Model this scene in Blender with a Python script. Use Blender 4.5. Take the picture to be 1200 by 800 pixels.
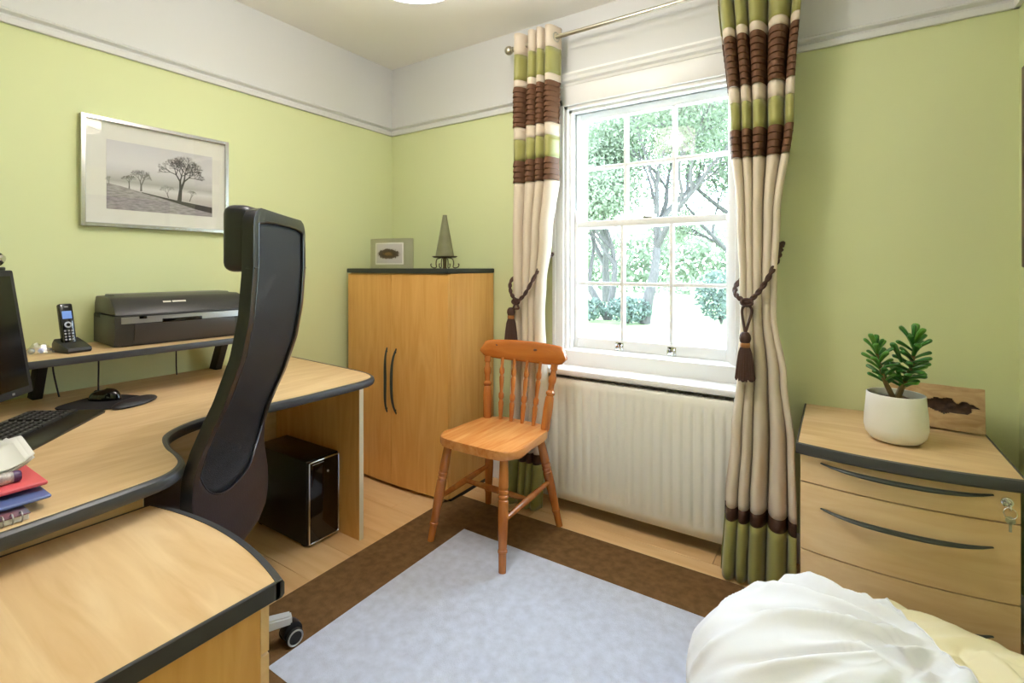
import bpy, bmesh, math, random
from mathutils import Vector, Matrix, noise
random.seed(7)
scn = bpy.context.scene
COL = scn.collection
PI = math.pi
for o in list(bpy.data.objects):
    bpy.data.objects.remove(o)

# ------------------------------------------------------------------ camera
cam_d = bpy.data.cameras.new('camera')
cam_d.sensor_width = 36.0
cam_d.lens = 580 / 1200 * 36.0
cam_d.shift_y = -87 / 1200
cam_d.clip_start = 0.02
cam = bpy.data.objects.new('camera', cam_d)
cam.location = (0, 0, 1.21)
cam.rotation_euler = (PI / 2, 0, math.radians(33.2))
COL.objects.link(cam)
scn.camera = cam

# ------------------------------------------------------------------ world, exposure
world = bpy.data.worlds.new('overcast_sky')
scn.world = world
world.use_nodes = True
wn = world.node_tree.nodes
bg = wn['Background']
bg.inputs['Color'].default_value = (0.68, 0.83, 1.0, 1)
bg.inputs['Strength'].default_value = 22.0
scn.view_settings.view_transform = 'Standard'
scn.view_settings.look = 'None'
scn.view_settings.gamma = 1.0
scn.view_settings.use_curve_mapping = False
scn.view_settings.exposure = 0.0
LAMP_POWER = 96.0

# ------------------------------------------------------------------ materials
def lin(c):
    def f(v):
        v /= 255.0
        return v / 12.92 if v <= 0.04045 else ((v + 0.055) / 1.055) ** 2.4
    return (f(c[0]), f(c[1]), f(c[2]), 1.0)

MATS = {}
def mat(name, rgb, rough=0.5, metal=0.0, spec=0.5, var=0.0, scale=8.0, stretch=(1, 1, 1), bump=0.0, bscale=None,
        coat=0.0, rgb2=None, transl=0.0, detail=4.0, rot=(0, 0, 0), sheen=0.0, distort=0.0, bdist=0.002):
    if name in MATS:
        return MATS[name]
    m = bpy.data.materials.new(name)
    m.use_nodes = True
    nt = m.node_tree
    b = nt.nodes['Principled BSDF']
    c = lin(rgb)
    b.inputs['Base Color'].default_value = c
    b.inputs['Roughness'].default_value = rough
    b.inputs['Metallic'].default_value = metal
    b.inputs['Specular IOR Level'].default_value = spec
    b.inputs['Coat Weight'].default_value = coat
    b.inputs['Sheen Weight'].default_value = sheen
    if var > 0 or rgb2 or bump > 0:
        tc = nt.nodes.new('ShaderNodeTexCoord')
        mp = nt.nodes.new('ShaderNodeMapping')
        mp.inputs['Scale'].default_value = stretch
        mp.inputs['Rotation'].default_value = rot
        nt.links.new(tc.outputs['Object'], mp.inputs['Vector'])
        nz = nt.nodes.new('ShaderNodeTexNoise')
        nz.inputs['Scale'].default_value = scale
        nz.inputs['Detail'].default_value = detail
        nz.inputs['Distortion'].default_value = distort
        nt.links.new(mp.outputs[0], nz.inputs['Vector'])
        if var > 0 or rgb2:
            rp = nt.nodes.new('ShaderNodeValToRGB')
            c2 = lin(rgb2) if rgb2 else tuple(v * (1 - var) for v in c[:3]) + (1,)
            c1 = c if rgb2 else tuple(min(1, v * (1 + var)) for v in c[:3]) + (1,)
            rp.color_ramp.elements[0].position = 0.3
            rp.color_ramp.elements[1].position = 0.7
            rp.color_ramp.elements[0].color = c2
            rp.color_ramp.elements[1].color = c1
            nt.links.new(nz.outputs['Fac'], rp.inputs['Fac'])
            nt.links.new(rp.outputs['Color'], b.inputs['Base Color'])
        if bump > 0:
            nb = nz
            if bscale:
                nb = nt.nodes.new('ShaderNodeTexNoise')
                nb.inputs['Scale'].default_value = bscale
                nb.inputs['Detail'].default_value = 3
                nt.links.new(mp.outputs[0], nb.inputs['Vector'])
            bp = nt.nodes.new('ShaderNodeBump')
            bp.inputs['Strength'].default_value = bump
            bp.inputs['Distance'].default_value = bdist
            nt.links.new(nb.outputs['Fac'], bp.inputs['Height'])
            nt.links.new(bp.outputs['Normal'], b.inputs['Normal'])
    if transl > 0:
        out = nt.nodes['Material Output']
        tr = nt.nodes.new('ShaderNodeBsdfTranslucent')
        tr.inputs['Color'].default_value = c
        mx = nt.nodes.new('ShaderNodeMixShader')
        mx.inputs['Fac'].default_value = transl
        nt.links.new(b.outputs[0], mx.inputs[1])
        nt.links.new(tr.outputs[0], mx.inputs[2])
        nt.links.new(mx.outputs[0], out.inputs['Surface'])
    MATS[name] = m
    return m

def mat_glass(name, tint=(1, 1, 1), refl=0.06, rough=0.0):
    m = bpy.data.materials.new(name)
    m.use_nodes = True
    nt = m.node_tree
    for n in list(nt.nodes):
        nt.nodes.remove(n)
    out = nt.nodes.new('ShaderNodeOutputMaterial')
    t = nt.nodes.new('ShaderNodeBsdfTransparent')
    t.inputs['Color'].default_value = (*tint, 1)
    g = nt.nodes.new('ShaderNodeBsdfGlossy')
    g.inputs['Roughness'].default_value = rough
    mx = nt.nodes.new('ShaderNodeMixShader')
    mx.inputs['Fac'].default_value = refl
    nt.links.new(t.outputs[0], mx.inputs[1])
    nt.links.new(g.outputs[0], mx.inputs[2])
    nt.links.new(mx.outputs[0], out.inputs['Surface'])
    MATS[name] = m
    return m

def mat_emit(name, rgb, strength):
    m = bpy.data.materials.new(name)
    m.use_nodes = True
    b = m.node_tree.nodes['Principled BSDF']
    b.inputs['Base Color'].default_value = lin(rgb)
    b.inputs['Emission Color'].default_value = lin(rgb)
    b.inputs['Emission Strength'].default_value = strength
    MATS[name] = m
    return m

GREEN = mat('green_paint', (214, 221, 172), 0.75, spec=0.25, bump=0.12, scale=120)
WHITE = mat('white_paint', (220, 221, 221), 0.7, spec=0.25, bump=0.1, scale=120)
CEIL = mat('ceiling_paint', (246, 243, 236), 0.8, spec=0.2, bump=0.1, scale=90)
GLOSSW = mat('white_gloss_paint', (240, 240, 240), 0.3, spec=0.5)
def beech(name, stretch, rgb=(224, 194, 150), rgb2=(206, 170, 123), rough=0.42):
    return mat(name, rgb, rough, spec=0.45, rgb2=rgb2, scale=2.6, stretch=stretch, detail=7, distort=1.6)
BEECH_Y = beech('beech_laminate_y', (7, 0.9, 7))
BEECH_X = beech('beech_laminate_x', (0.9, 7, 7))
BEECH_Z = beech('beech_laminate_z', (7, 7, 0.7), (229, 180, 106), (215, 158, 82))
BEECH_D = beech('beech_drawer_front', (0.9, 7, 7), (238, 206, 160), (226, 188, 138))
CHAR = mat('charcoal_edging', (58, 59, 62), 0.38, spec=0.5, bump=0.08, scale=300)
HANDLE = mat('dark_green_grey_handle', (52, 58, 54), 0.35, spec=0.5)
BLACKP = mat('black_plastic', (22, 22, 23), 0.35, spec=0.5)
BLACKM = mat('matt_black_plastic', (30, 30, 30), 0.55, spec=0.4)
BLACKG = mat('gloss_black_plastic', (8, 8, 9), 0.08, spec=0.6)
LEATHER = mat('black_leather', (17, 19, 28), 0.31, spec=0.6, bump=0.35, scale=160, bdist=0.001)
SILVER = mat('silver_plastic', (172, 172, 174), 0.32, metal=0.7)
CHROME = mat('chrome', (220, 220, 222), 0.12, metal=1.0)
BRUSHED = mat('brushed_steel', (190, 188, 180), 0.28, metal=1.0, bump=0.05, scale=40, stretch=(1, 1, 20))
PINE = mat('honey_pine', (196, 122, 58), 0.26, spec=0.5, rgb2=(166, 92, 38), scale=3.0, stretch=(9, 9, 1.0), detail=5, distort=0.6, coat=0.3)
PINE_SEAT = mat('honey_pine_seat', (222, 158, 92), 0.25, spec=0.5, rgb2=(196, 118, 56), scale=3.0, stretch=(11, 1.0, 9), detail=5, distort=0.7, coat=0.3)

# ------------------------------------------------------------------ geometry helpers
class G:
    def __init__(self):
        self.bm = bmesh.new()
    def box(self, x0, x1, y0, y1, z0, z1, bev=0.0, seg=2, M=None):
        r = bmesh.ops.create_cube(self.bm, size=1.0)
        vs = r['verts']
        T = Matrix.Translation(((x0 + x1) / 2, (y0 + y1) / 2, (z0 + z1) / 2)) @ Matrix.Diagonal((abs(x1 - x0), abs(y1 - y0), abs(z1 - z0), 1))
        bmesh.ops.transform(self.bm, matrix=T, verts=vs)
        if bev > 0:
            es = list({e for v in vs for e in v.link_edges})
            r2 = bmesh.ops.bevel(self.bm, geom=es, offset=bev, segments=seg, profile=0.5, affect='EDGES')
            vs = list({v for f in r2['faces'] for v in f.verts} | {v for v in vs if v.is_valid})
        if M is not None:
            bmesh.ops.transform(self.bm, matrix=M, verts=[v for v in vs if v.is_valid])
        return self
    def prism(self, poly, z0, z1, bev=0.0, seg=2, M=None):
        """poly in XY (counter clockwise), extruded along z"""
        n = len(poly)
        a = [self.bm.verts.new((p[0], p[1], z0)) for p in poly]
        b = [self.bm.verts.new((p[0], p[1], z1)) for p in poly]
        fs = [self.bm.faces.new(list(reversed(a))), self.bm.faces.new(b)]
        for i in range(n):
            fs.append(self.bm.faces.new((a[i], a[(i + 1) % n], b[(i + 1) % n], b[i])))
        vs = a + b
        if bev > 0:
            es = list(fs[0].edges) + list(fs[1].edges)
            r2 = bmesh.ops.bevel(self.bm, geom=es, offset=bev, segments=seg, profile=0.5, affect='EDGES')
            vs = list({v for f in r2['faces'] for v in f.verts} | {v for v in vs if v.is_valid})
        if M is not None:
            bmesh.ops.transform(self.bm, matrix=M, verts=[v for v in vs if v.is_valid])
        return self
    def tube(self, pts, rad, n=10, caps=True, flat=1.0):
        pts = [Vector(p) for p in pts]
        if not hasattr(rad, '__len__'):
            rad = [rad] * len(pts)
        rings = []
        prev = None
        for i, p in enumerate(pts):
            if i == 0: t = pts[1] - pts[0]
            elif i == len(pts) - 1: t = pts[-1] - pts[-2]
            else: t = pts[i + 1] - pts[i - 1]
            t.normalize()
            if prev is None:
                ref = Vector((0, 0, 1)) if abs(t.z) < 0.9 else Vector((1, 0, 0))
                nx = t.cross(ref).normalized()
            else:
                nx = prev - t * prev.dot(t)
                if nx.length < 1e-6:
                    nx = t.orthogonal()
                nx.normalize()
            prev = nx
            ny = t.cross(nx)
            rings.append([self.bm.verts.new(p + (nx * math.cos(2 * PI * k / n) + ny * math.sin(2 * PI * k / n) * flat) * rad[i]) for k in range(n)])
        for i in range(len(rings) - 1):
            for k in range(n):
                self.bm.faces.new((rings[i][k], rings[i][(k + 1) % n], rings[i + 1][(k + 1) % n], rings[i + 1][k]))
        if caps:
            self.bm.faces.new(list(reversed(rings[0])))
            self.bm.faces.new(rings[-1])
        return self
    def lathe(self, prof, c=(0, 0, 0), n=24, M=None):
        """prof list of (r,z)"""
        rings = []
        new = []
        for r, z in prof:
            if r < 1e-5:
                v = self.bm.verts.new((c[0], c[1], c[2] + z)); rings.append([v]); new.append(v)
            else:
                ring = [self.bm.verts.new((c[0] + r * math.cos(2 * PI * k / n), c[1] + r * math.sin(2 * PI * k / n), c[2] + z)) for k in range(n)]
                rings.append(ring); new += ring
        for a, b in zip(rings[:-1], rings[1:]):
            if len(a) == 1 and len(b) == 1: continue
            for k in range(n):
                k2 = (k + 1) % n
                if len(a) == 1: self.bm.faces.new((a[0], b[k2], b[k]))
                elif len(b) == 1: self.bm.faces.new((a[k], a[k2], b[0]))
                else: self.bm.faces.new((a[k], a[k2], b[k2], b[k]))
        if M is not None:
            bmesh.ops.transform(self.bm, matrix=M, verts=new)
        return self
    def sphere(self, c, r, seg=16, ring=10, sc=(1, 1, 1), M=None):
        rr = bmesh.ops.create_uvsphere(self.bm, u_segments=seg, v_segments=ring, radius=r)
        T = Matrix.Translation(c) @ (M if M is not None else Matrix.Identity(4)) @ Matrix.Diagonal((*sc, 1))
        bmesh.ops.transform(self.bm, matrix=T, verts=rr['verts'])
        return self
    def grid(self, nu, nv, f, closed_u=False):
        vs = [[self.bm.verts.new(f(i / (nu if closed_u else nu - 1), j / (nv - 1))) for i in range(nu)] for j in range(nv)]
        for j in range(nv - 1):
            for i in range(nu if closed_u else nu - 1):
                i2 = (i + 1) % nu
                self.bm.faces.new((vs[j][i], vs[j][i2], vs[j + 1][i2], vs[j + 1][i]))
        return self
    def face(self, pts):
        self.bm.faces.new([self.bm.verts.new(p) for p in pts])
        return self
    def obj(self, name, m, parent=None, ang=35, off=None, recalc=True):
        bm = self.bm
        if recalc:
            bmesh.ops.recalc_face_normals(bm, faces=bm.faces)
        if off is not None:
            bmesh.ops.translate(bm, vec=-Vector(off), verts=bm.verts)
        me = bpy.data.meshes.new(name)
        bm.to_mesh(me); bm.free()
        ms = m if isinstance(m, (list, tuple)) else [m]
        for k in ms: me.materials.append(k)
        me.polygons.foreach_set('use_smooth', [True] * len(me.polygons))
        me.set_sharp_from_angle(angle=math.radians(ang))
        o = bpy.data.objects.new(name, me)
        COL.objects.link(o)
        if parent is not None: o.parent = parent
        return o

def tag(o, label=None, cat=None, group=None, kind=None):
    if label: o['label'] = label
    if cat: o['category'] = cat
    if group: o['group'] = group
    if kind: o['kind'] = kind
    return o
def thing(name, loc, label, cat, rz=0.0, group=None):
    o = bpy.data.objects.new(name, None)
    o.empty_display_size = 0.1
    o.location = loc; o.rotation_euler = (0, 0, rz)
    COL.objects.link(o)
    return tag(o, label, cat, group)
def struct(name, loc=(0, 0, 0)):
    o = bpy.data.objects.new(name, None)
    o.location = loc
    COL.objects.link(o)
    return tag(o, kind='structure')
def catmull(pts, n=8, closed=False):
    out = []
    P = [Vector(p) for p in pts]
    N = len(P)
    rng = range(N) if closed else range(N - 1)
    for i in rng:
        p0 = P[(i - 1) % N] if (closed or i > 0) else P[0]
        p1 = P[i]; p2 = P[(i + 1) % N]
        p3 = P[(i + 2) % N] if (closed or i + 2 < N) else P[-1]
        for k in range(n):
            t = k / n
            out.append(0.5 * ((2 * p1) + (-p0 + p2) * t + (2 * p0 - 5 * p1 + 4 * p2 - p3) * t * t + (-p0 + 3 * p1 - 3 * p2 + p3) * t ** 3))
    if not closed: out.append(P[-1])
    return out
def lerp(tbl, x):
    """piecewise-linear table [(x,y..)] ascending in x"""
    if x <= tbl[0][0]: return tbl[0][1]
    for (a, b), (c, d) in zip(tbl[:-1], tbl[1:]):
        if x <= c:
            t = (x - a) / (c - a)
            t = t * t * (3 - 2 * t)
            return b + (d - b) * t
    return tbl[-1][1]

# ------------------------------------------------------------------ room shell
XL, XR, YF, YN, ZC = -2.50, 0.52, 2.345, -0.95, 2.536
RAIL = 2.09           # underside of the picture rail
T = 0.30              # wall thickness
WX0, WX1, WZ0, WZ1 = -1.205, -0.36, 0.76, 2.06      # window opening

def wall(name, boxes):
    """boxes (x0,x1,y0,y1): solid wall, green up to the picture rail and white above it"""
    g = G()
    for b in boxes: g.box(*b)
    o = g.obj(name, [GREEN, WHITE])
    for p in o.data.polygons:
        if p.center.z > RAIL: p.material_index = 1
    return tag(o, kind='structure')
def wb(x0, x1, y0, y1, z0=0.0, z1=ZC):
    out = []
    if z0 < RAIL: out.append((x0, x1, y0, y1, z0, min(z1, RAIL)))
    if z1 > RAIL: out.append((x0, x1, y0, y1, max(z0, RAIL), z1))
    return out
wall('wall_left', wb(XL - T, XL, YN - T, YF + T))
wall('wall_right', wb(XR, XR + T, YN - T, YF + T))
wall('wall_near', wb(XL, XR, YN - T, YN))
wall('wall_far', wb(XL, WX0, YF, YF + T) + wb(WX1, XR, YF, YF + T) + wb(WX0, WX1, YF, YF + T, 0, WZ0) + wb(WX0, WX1, YF, YF + T, WZ1, ZC))
tag(G().box(XL - T, XR + T, YN - T, YF + T, ZC, ZC + 0.12).obj('ceiling', CEIL), kind='structure')

# floor: laminate boards running along x, each a board of its own
fl = tag(G().box(XL - T, XR + T, YN - T, YF + T, -0.12, -0.008).obj('floor', mat('floor_underlay', (150, 116, 80), 0.8)), kind='structure')
fmats = [mat('laminate_board_%d' % i, c, 0.33, spec=0.4, rgb2=c2, scale=3.0, stretch=(0.9, 9, 9), detail=6, distort=0.8)
         for i, (c, c2) in enumerate([((227, 190, 140), (216, 174, 122)), ((220, 181, 130), (208, 164, 112)), ((231, 196, 148), (221, 181, 130))])]
pw, pl = 0.193, 1.25
pm = []
for i in range(3):
    g = G(); g.box(0, pl - 0.0015, 0, pw - 0.0015, -0.008, 0, 0.001, 1)
    o = g.obj('plank', fmats[i]); pm.append(o.data); bpy.data.objects.remove(o)
y = YN; r = 0
while y < YF:
    x = XL - [0.0, 0.42, 0.83, 0.2, 0.62][r % 5]
    while x < XR:
        if x < XL or x + pl > XR or y + pw > YF:
            g = G(); g.box(max(x, XL), min(x + pl - 0.0015, XR), y, min(y + pw - 0.0015, YF), -0.008, 0, 0.001, 1)
            o = g.obj('plank', random.choice(fmats), fl)
        else:
            o = bpy.data.objects.new('plank', random.choice(pm)); o.location = (x, y, 0); o.parent = fl; COL.objects.link(o)
        x += pl
    y += pw; r += 1

# picture rails and baseboards: moulded profiles swept along the wall
def moulding(name, prof, a, b, inward, m):
    """prof list of (out,z); from a to b along the wall, 'inward' the direction into the room"""
    g = G()
    a = Vector(a); b = Vector(b); n = Vector(inward)
    ra = [g.bm.verts.new(a + n * p[0] + Vector((0, 0, p[1]))) for p in prof]
    rb = [g.bm.verts.new(b + n * p[0] + Vector((0, 0, p[1]))) for p in prof]
    k = len(prof)
    for i in range(k):
        g.bm.faces.new((ra[i], ra[(i + 1) % k], rb[(i + 1) % k], rb[i]))
    g.bm.faces.new(ra); g.bm.faces.new(list(reversed(rb)))
    return tag(g.obj(name, m, ang=25), kind='structure')
RP = [(0, 0), (0.014, 0), (0.016, 0.006), (0.016, 0.022), (0.010, 0.028), (0.010, 0.032), (0.026, 0.040), (0.028, 0.046), (0.020, 0.052), (0.006, 0.056), (0, 0.056)]
BP = [(0, 0), (0.016, 0), (0.016, 0.09), (0.012, 0.105), (0.006, 0.115), (0, 0.118)]
moulding('trim_1', [(p, z + RAIL - 0.003) for p, z in RP], (XL, YN, 0), (XL, YF, 0), (1, 0, 0), WHITE)
moulding('trim_2', [(p, z + RAIL - 0.003) for p, z in RP], (XL, YF, 0), (WX0 - 0.054, YF, 0), (0, -1, 0), WHITE)
moulding('trim_3', [(p, z + RAIL - 0.003) for p, z in RP], (WX1 + 0.054, YF, 0), (XR, YF, 0), (0, -1, 0), WHITE)
moulding('trim_4', [(p, z + RAIL - 0.003) for p, z in RP], (XR, YN, 0), (XR, YF, 0), (-1, 0, 0), WHITE)
moulding('baseboard_left', BP, (XL, YN, 0), (XL, YF, 0), (1, 0, 0), GLOSSW)
moulding('baseboard_far', BP, (XL, YF, 0), (XR, YF, 0), (0, -1, 0), GLOSSW)
moulding('baseboard_right', BP, (XR, YN, 0), (XR, YF, 0), (-1, 0, 0), GLOSSW)
moulding('baseboard_near', BP, (XL, YN, 0), (XR, YN, 0), (0, 1, 0), GLOSSW)

# ------------------------------------------------------------------ window_1: sliding sash window, six over six panes
win = struct('window_1')
PANE = mat_glass('window_glass', (0.97, 0.98, 0.98), 0.015)
# box frame / reveals lining the opening
g = G()
g.box(WX0, WX0 + 0.022, YF - 0.005, YF + 0.20, WZ0, WZ1)
g.box(WX1 - 0.022, WX1, YF - 0.005, YF + 0.20, WZ0, WZ1)
g.box(WX0, WX1, YF - 0.005, YF + 0.20, WZ1 - 0.022, WZ1)
g.box(WX0 + 0.022, WX0 + 0.036, YF + 0.02, YF + 0.045, WZ0, WZ1 - 0.022)
g.box(WX1 - 0.036, WX1 - 0.022, YF + 0.02, YF + 0.045, WZ0, WZ1 - 0.022)
g.box(WX0 + 0.022, WX1 - 0.022, YF + 0.02, YF + 0.045, WZ1 - 0.036, WZ1 - 0.022)
g.obj('box_frame', GLOSSW, win)
g = G()
g.box(WX0, WX1, YF + 0.02, YF + 0.32, WZ0 - 0.02, WZ0 + 0.025, 0.006)
g.obj('outer_sill', GLOSSW, win)
# architrave and head
g = G(); g.box(WX0 - 0.055, WX0 + 0.006, YF - 0.022, YF, 0.707, WZ1 + 0.03, 0.004)
g.box(WX0 - 0.055, WX0 - 0.035, YF - 0.032, YF, 0.707, WZ1 + 0.03, 0.004); g.obj('architrave', GLOSSW, win)
g = G(); g.box(WX1 - 0.006, WX1 + 0.055, YF - 0.022, YF, 0.707, WZ1 + 0.03, 0.004)
g.box(WX1 + 0.035, WX1 + 0.055, YF - 0.032, YF, 0.707, WZ1 + 0.03, 0.004); g.obj('architrave', GLOSSW, win)
g = G(); g.box(WX0 - 0.055, WX1 + 0.055, YF - 0.022, YF, WZ1 - 0.006, WZ1 + 0.12, 0.004); g.obj('head_board', GLOSSW, win)
pr = [(0, 0.0), (0.026, 0), (0.03, 0.012), (0.045, 0.02), (0.05, 0.035), (0.062, 0.045), (0.062, 0.055), (0, 0.055)]
o = moulding('head_moulding', [(p, z + WZ1 + 0.095) for p, z in pr], (WX0 - 0.075, YF, 0), (WX1 + 0.075, YF, 0), (0, -1, 0), GLOSSW)
del o['kind']; o.parent = win
g = G(); g.box(WX0 - 0.10, WX1 + 0.10, YF - 0.165, YF + 0.03, 0.677, 0.707, 0.008, 3); g.obj('window_board', GLOSSW, win)
g = G(); g.box(WX0 - 0.055, WX1 + 0.055, YF - 0.03, YF + 0.03, 0.70, WZ0 + 0.02, 0.006); g.obj('apron', GLOSSW, win)
def sash(name, y, z0, z1, top, bot, zbar, st=0.03):
    x0, x1 = WX0 + 0.024, WX1 - 0.024
    d = 0.042
    g = G()
    g.box(x0, x0 + st, y, y + d, z0, z1, 0.003)
    g.box(x1 - st, x1, y, y + d, z0, z1, 0.003)
    g.box(x0 + st, x1 - st, y, y + d, z1 - top, z1, 0.003)
    g.box(x0 + st, x1 - st, y, y + d, z0, z0 + bot, 0.003)
    s = g.obj(name, GLOSSW, win)
    gw = (x1 - x0 - 2 * st)
    xs = [x0 + st + gw * k / 3 for k in range(4)]
    zs = [z0 + bot, zbar, z1 - top]
    b = 0.009
    for k in (1, 2):
        G().box(xs[k] - b, xs[k] + b, y + 0.004, y + d - 0.004, zs[0], zs[2], 0.003).obj('glazing_bar', GLOSSW, s)
    for k in range(3):
        G().box(xs[k] + (b if k else 0), xs[k + 1] - (b if k < 2 else 0), y + 0.004, y + d - 0.004, zbar - b, zbar + b, 0.003).obj('glazing_bar', GLOSSW, s)
    for k in range(3):
        for j in range(2):
            G().box(xs[k] + (b if k else 0), xs[k + 1] - (b if k < 2 else 0), y + 0.02, y + 0.023,
                    zs[j] + (b if j else 0), zs[j + 1] - (b if j < 1 else 0)).obj('pane', PANE, s)
    return s
sash('upper_sash', YF + 0.098, 1.415, 2.035, 0.04, 0.035, 1.738)
lower = sash('lower_sash', YF + 0.05, 0.785, 1.452, 0.035, 0.055, 1.124)
for x in (-0.915, -0.655):
    g = G()
    g.box(x - 0.02, x + 0.02, YF + 0.044, YF + 0.05, 0.785, 0.83, 0.002)
    g.tube([(x - 0.014, YF + 0.046, 0.82), (x - 0.014, YF + 0.03, 0.815), (x - 0.012, YF + 0.022, 0.795), (x + 0.012, YF + 0.022, 0.795), (x + 0.014, YF + 0.03, 0.815), (x + 0.014, YF + 0.046, 0.82)], 0.004, 8)
    g.obj('sash_lift', CHROME, lower)
g = G(); g.box(-0.80, -0.75, YF + 0.055, YF + 0.085, 1.452, 1.462, 0.002); g.tube([(-0.80, YF + 0.07, 1.466), (-0.74, YF + 0.075, 1.466)], 0.005, 8)
g.obj('sash_fastener', CHROME, lower)
G().box(WX0 + 0.024, WX0 + 0.052, YF + 0.05, YF + 0.062, 1.452, 1.51, 0.003).obj('sash_horn', GLOSSW, lower)

# ------------------------------------------------------------------ garden outside
LAWN = mat('lawn_grass', (122, 142, 96), 0.9, var=0.25, scale=3, spec=0.2)
PAVE = mat('pale_paving', (214, 208, 198), 0.9, var=0.06, scale=5)
tag(G().box(-22, 16, YF + T, 8.9, -0.06, 0.0).obj('terrace', PAVE), 'pale paved terrace right outside the window', 'terrace', kind='structure')
tag(G().box(-60, 50, 8.9, 90, -0.08, -0.02).obj('lawn', LAWN), 'bright green lawn beyond the terrace under the trees', 'lawn', kind='structure')
BARK = mat('bark', (70, 68, 64), 0.9, var=0.3, scale=6, stretch=(4, 4, 1), bump=0.5, bdist=0.02)
LEAF = mat('tree_leaf', (92, 106, 80), 0.6, var=0.3, scale=1.5, transl=0.45)
LEAF2 = mat('pale_tree_leaf', (120, 132, 108), 0.6, var=0.25, scale=1.5, transl=0.45)
def leaves(g, cen, rad, n, size, rnd):
    for _ in range(n):
        while True:
            v = Vector((rnd.uniform(-1, 1), rnd.uniform(-1, 1), rnd.uniform(-1, 1)))
            if v.length <= 1: break
        p = Vector(cen) + Vector((v.x * rad[0], v.y * rad[1], v.z * rad[2]))
        a = Vector((rnd.uniform(-1, 1), rnd.uniform(-1, 1), rnd.uniform(-1, 1))).normalized()
        b = a.orthogonal().normalized()
        s = size * rnd.uniform(0.6, 1.3)
        g.bm.faces.new([g.bm.verts.new(p + q) for q in (-a * s, b * s * 0.5, a * s, -b * s * 0.5)])
def tree(name, base, trunk, label, seed, lm, nleaf=70, spread=1.0, depth=4, lr=0.62):
    rnd = random.Random(seed)
    t = thing(name, base, label, 'tree', group='garden trees outside the window')
    gw, gl = G(), G()
    def branch(p, d, ln, r, lev):
        pts = [p]
        for k in range(4):
            d = (d + Vector((rnd.uniform(-.3, .3), rnd.uniform(-.3, .3), rnd.uniform(-.12, .2))) * 0.7).normalized()
            pts.append(pts[-1] + d * ln / 4)
        gw.tube(pts, [r * (1 - 0.12 * k) for k in range(5)], 6 if lev > 1 else 10, caps=False)
        if lev >= 2:
            leaves(gl, pts[-1], (lr, lr, lr * 0.75), int(nleaf * 3.2), 0.045, rnd)
        if lev < depth:
            for k in range(3 if lev else 4):
                q = pts[rnd.choice((2, 3, 4))] if k else pts[4]
                nd = (d + Vector((rnd.uniform(-1, 1), rnd.uniform(-1, 1), rnd.uniform(-.25, .7))) * spread).normalized()
                branch(q, nd, ln * rnd.uniform(.6, .8), r * 0.55, lev + 1)
    for (d, ln, r) in trunk:
        branch(Vector((0, 0, -0.02)), Vector(d).normalized(), ln, r, 0)
    gw.obj('trunk', BARK, t)
    tag(gl.obj('foliage', lm, t, recalc=False), kind='stuff')
    return t
tree('garden_tree', (-3.5, 10.6, 0), [((0.25, 0.1, 1), 2.3, 0.13)], 'crooked garden tree seen through the middle panes of the window', 3, LEAF, 40)
tree('garden_tree', (-4.45, 10.9, 0), [((-0.55, 0, 1), 1.9, 0.10), ((0.12, 0.1, 1), 1.7, 0.09)], 'twin-stemmed garden tree seen through the left panes of the window', 8, LEAF2, 40)
tree('garden_tree', (-1.9, 14.0, 0), [((0.1, 0, 1), 2.4, 0.14)], 'leafy garden tree seen through the right panes of the window', 12, LEAF2, 60)
tree('garden_tree', (-6.8, 16.5, 0), [((0.1, 0, 1), 2.6, 0.16)], 'pale tree standing farthest back in the garden', 21, LEAF2, 60)
def shrub(base, r, h, label, seed, lm, n):
    rnd = random.Random(seed)
    t = thing('garden_shrub', base, label, 'shrub', group='garden shrubs outside the window')
    g = G()
    for k in range(7):
        a = rnd.uniform(0, 2 * PI)
        g.tube([(0, 0, 0), (0.3 * r * math.cos(a), 0.3 * r * math.sin(a), h * .5), (.7 * r * math.cos(a), .7 * r * math.sin(a), h * .85)], [.02, .014, .006], 5)
    g.obj('stem', BARK, t)
    g = G(); leaves(g, (0, 0, h * 0.55), (r, r, h * 0.5), n, 0.05, rnd)
    tag(g.obj('foliage', lm, t, recalc=False), kind='stuff')
SH = mat('dark_shrub_leaf', (84, 98, 88), 0.55, var=0.3, scale=2, transl=0.35)
shrub((-3.75, 10.3, 0), 0.5, 0.55, 'low bushy shrub at the foot of the crooked garden tree', 5, SH, 900)
shrub((-4.7, 10.4, 0), 0.4, 0.5, 'small shrub at the foot of the twin-stemmed garden tree', 6, SH, 500)
shrub((-2.05, 11.3, 0), 0.55, 1.1, 'dark upright shrub low in the right-hand window panes', 9, SH, 1300)
g = G()
rnd = random.Random(4)
for k in range(60):
    leaves(g, (-16 + k * 0.4, 24 + rnd.uniform(-1, 1), 1.7), (0.9, 1.0, 1.9), 170, 0.17, rnd)
tag(g.obj('garden_hedge', LEAF2, recalc=False), 'tall pale hedge closing off the far end of the garden', 'hedge', kind='stuff')

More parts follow.
